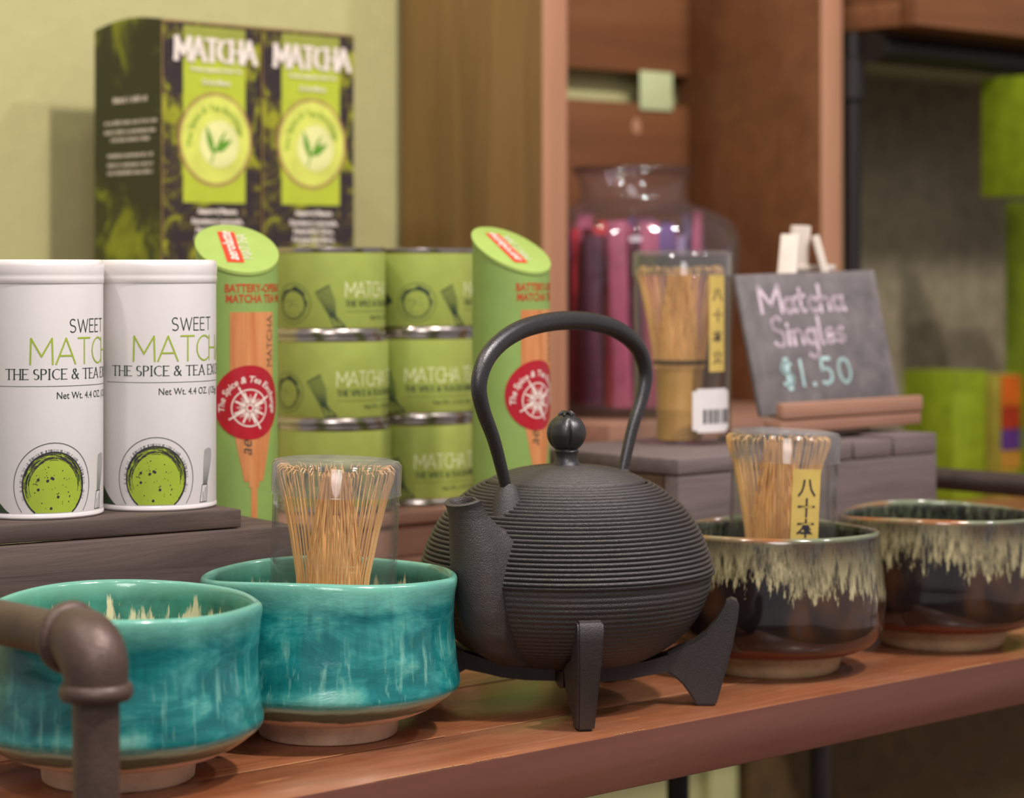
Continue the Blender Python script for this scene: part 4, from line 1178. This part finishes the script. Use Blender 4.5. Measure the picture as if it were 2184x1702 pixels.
# ------------------------------------------------------------------ glass jar of sachets
J = K0 + E1 * .125 + E2 * .0254
jar = thing('glass_jar', J + Vector((0, 0, .1003)), 'large clear glass jar of red and purple sachets in the bookcase', 'jar')
JP = [(.0005, 0), (.060, 0), (.067, .003), (.069, .012), (.078, .052), (.0845, .100), (.0868, .128), (.0862, .143), (.0800, .1560), (.0660, .1640), (.0500, .1695), (.0440, .1750), (.0432, .1820), (.0450, .1900), (.0485, .1960), (.0490, .1985), (.0470, .2000)]
jp = [(p.x, p.y) for p in smooth_path([(r, z, 0) for r, z in JP], 6)]
ji = [(max(.0005, r - .0025), max(.006, z)) for r, z in jp]
mb = MB(); lathe(mb, jp + ji[::-1], 128); mb.build('jar_body', GLASS, jar, angle=70)
mb = MB(); ring = [(.0478 + .0022 * math.cos(R(a)), .1988 + .0022 * math.sin(R(a))) for a in range(0, 361, 30)]; lathe(mb, ring, 96); mb.build('jar_lip', clear('lip_glass', (.85, .84, .86), (.55, .5, .55), .02, 1.6), jar)
cols = [('crimson', (150, 36, 50)), ('red', (200, 56, 60)), ('dark_plum', (104, 56, 78)), ('purple', (118, 90, 140)), ('lavender', (160, 142, 172)), ('pink', (178, 90, 114))]
smat = {n_: plain('foil_' + n_, c_, .35, .5, coat=.2) for n_, c_ in cols}
random.seed(21); placed = []; meshes = {}
def sachet_mesh(n_):
    mb = MB(); W_, T_, H_ = .0140, .0034, .146
    vs = []; zs = [0, .006, .02, H_ / 2, H_ - .02, H_ - .006, H_]; ts = [.0002, .0004, T_ * .8, T_, T_ * .8, .0004, .0002]
    for z, t in zip(zs, ts):
        for k in range(10):
            a = 2 * PI * k / 10; vs.append((W_ * math.copysign(abs(math.cos(a)) ** .6, math.cos(a)), t * math.sin(a), z))
    fs = [(i * 10 + k, i * 10 + (k + 1) % 10, (i + 1) * 10 + (k + 1) % 10, (i + 1) * 10 + k) for i in range(6) for k in range(10)] + [tuple(range(10))[::-1], tuple(60 + k for k in range(10))]
    mb.add(vs, fs); return mb
tries = 0; cnt = {}
while len(placed) < 40 and tries < 6000:
    tries += 1; a = random.uniform(0, 2 * PI); rr = .062 * math.sqrt(random.random()) if len(placed) > 18 else random.uniform(.050, .062)
    x, y = rr * math.sin(a), -rr * math.cos(a)
    if any(math.hypot(x - q[0], y - q[1]) < .0138 for q in placed): continue
    placed.append((x, y))
    left = x < -.012 + random.uniform(-.008, .012)
    nm = random.choice(['crimson', 'red', 'crimson', 'dark_plum', 'pink', 'red']) if left else random.choice(['purple', 'lavender', 'purple', 'pink', 'dark_plum', 'purple'])
    if nm not in meshes:
        o = sachet_mesh(nm).build('sachet', smat[nm]); meshes[nm] = o
    else:
        o = meshes[nm].copy(); COL.objects.link(o)
    word = nm.replace('_', ' ')
    tag(o, word + ' foil sachet standing in the glass jar', 'sachet', word + ' sachets in the jar')
    o.location = J + Vector((x * .90, y * .90, .1090)); o.rotation_euler = (random.uniform(-.03, .03), random.uniform(-.04, .04), a + random.uniform(-.5, .5)); o.scale = (.55 if rr > .045 else .8, 1, random.uniform(.93, 1.08))

# ------------------------------------------------------------------ chalkboard and easel
e0 = at(1625, 886, .1255); Q = O3 + E2 * .04
k = (1625 - 1092) / F; tt = (k * Q.y - Q.x) / (E1.x - k * E1.y); cb0 = Q + E1 * tt + Vector((0, 0, .1262))
BWd, BHt = .1395, .0915
lean = R(-13)
cbM = Matrix.Rotation(lean, 4, 'X')
cb = thing('chalkboard', cb0, 'small grey slate chalkboard reading Matcha Singles on the easel', 'chalkboard', YAW)
cb.rotation_euler = (lean, R(-1.2), YAW)
mb = MB(); box(mb, 0, BWd, 0, .0035, 0, BHt); mb.build('slate', SLATE, cb, bevel=.0006)
mpb = flat((0, 0, 0), (1, 0, 0), (0, 0, 1)); random.seed(2)
ink = Ink(); ink.stroke_text('Matcha', .018, .0655, .0175, .0029, gap=.12, xs=1.22, jit=.02); ink.stroke_text('Singles', .0250, .0440, .0185, .0026, gap=.13, xs=1.12, jit=.02)
ink.build('chalk_writing', mpb, CHALK_P, cb, off=.0003, label='pink chalk words Matcha Singles')
ink = Ink(); ink.stroke_text('$1.50', .0255, .0170, .0175, .0024, gap=.26, xs=1.35, jit=.015); ink.build('chalk_writing', mpb, CHALK_B, cb, off=.0003, label='pale blue chalk price $1.50')
es = thing('mini_easel', cb0, 'small wooden easel coloured pale as lit, holding the chalkboard on the notched riser', 'easel', YAW)
zb = .1112 - cb0.z
def bar(name, a, b, wx, wy, mat):
    a, b = Vector(a), Vector(b); mb = MB(); l = (b - a).length
    box(mb, -wx / 2, wx / 2, -wy / 2, wy / 2, 0, l, Matrix.Translation(a) @ (b - a).to_track_quat('Z', 'Y').to_matrix().to_4x4()); return mb.build(name, mat, es, bevel=.0008)
bar('front_leg', (.020, .0085, zb + .0020), (.0680, .0345, .1150), .0125, .005, EASEL)
bar('front_leg', (.116, .0085, zb + .0020), (.0925, .0345, .1150), .0125, .005, EASEL)
bar('back_leg', (.083, .052, zb + .0020), (.0830, .0385, .1215), .016, .005, EASEL)
bar('cross_bar', (.012, .0165, .028), (.125, .0165, .028), .005, .006, EASEL)
bar('top_bolt', (.065, .0395, .0935), (.118, .0395, .0935), .004, .004, EASEL)
mb = MB(); box(mb, .001, .143, -.0150, -.0002, -.0105, -.0015); box(mb, .001, .143, -.0165, -.0105, -.0016, .0085)
mb.build('ledge', PINKW, es, bevel=.0012)
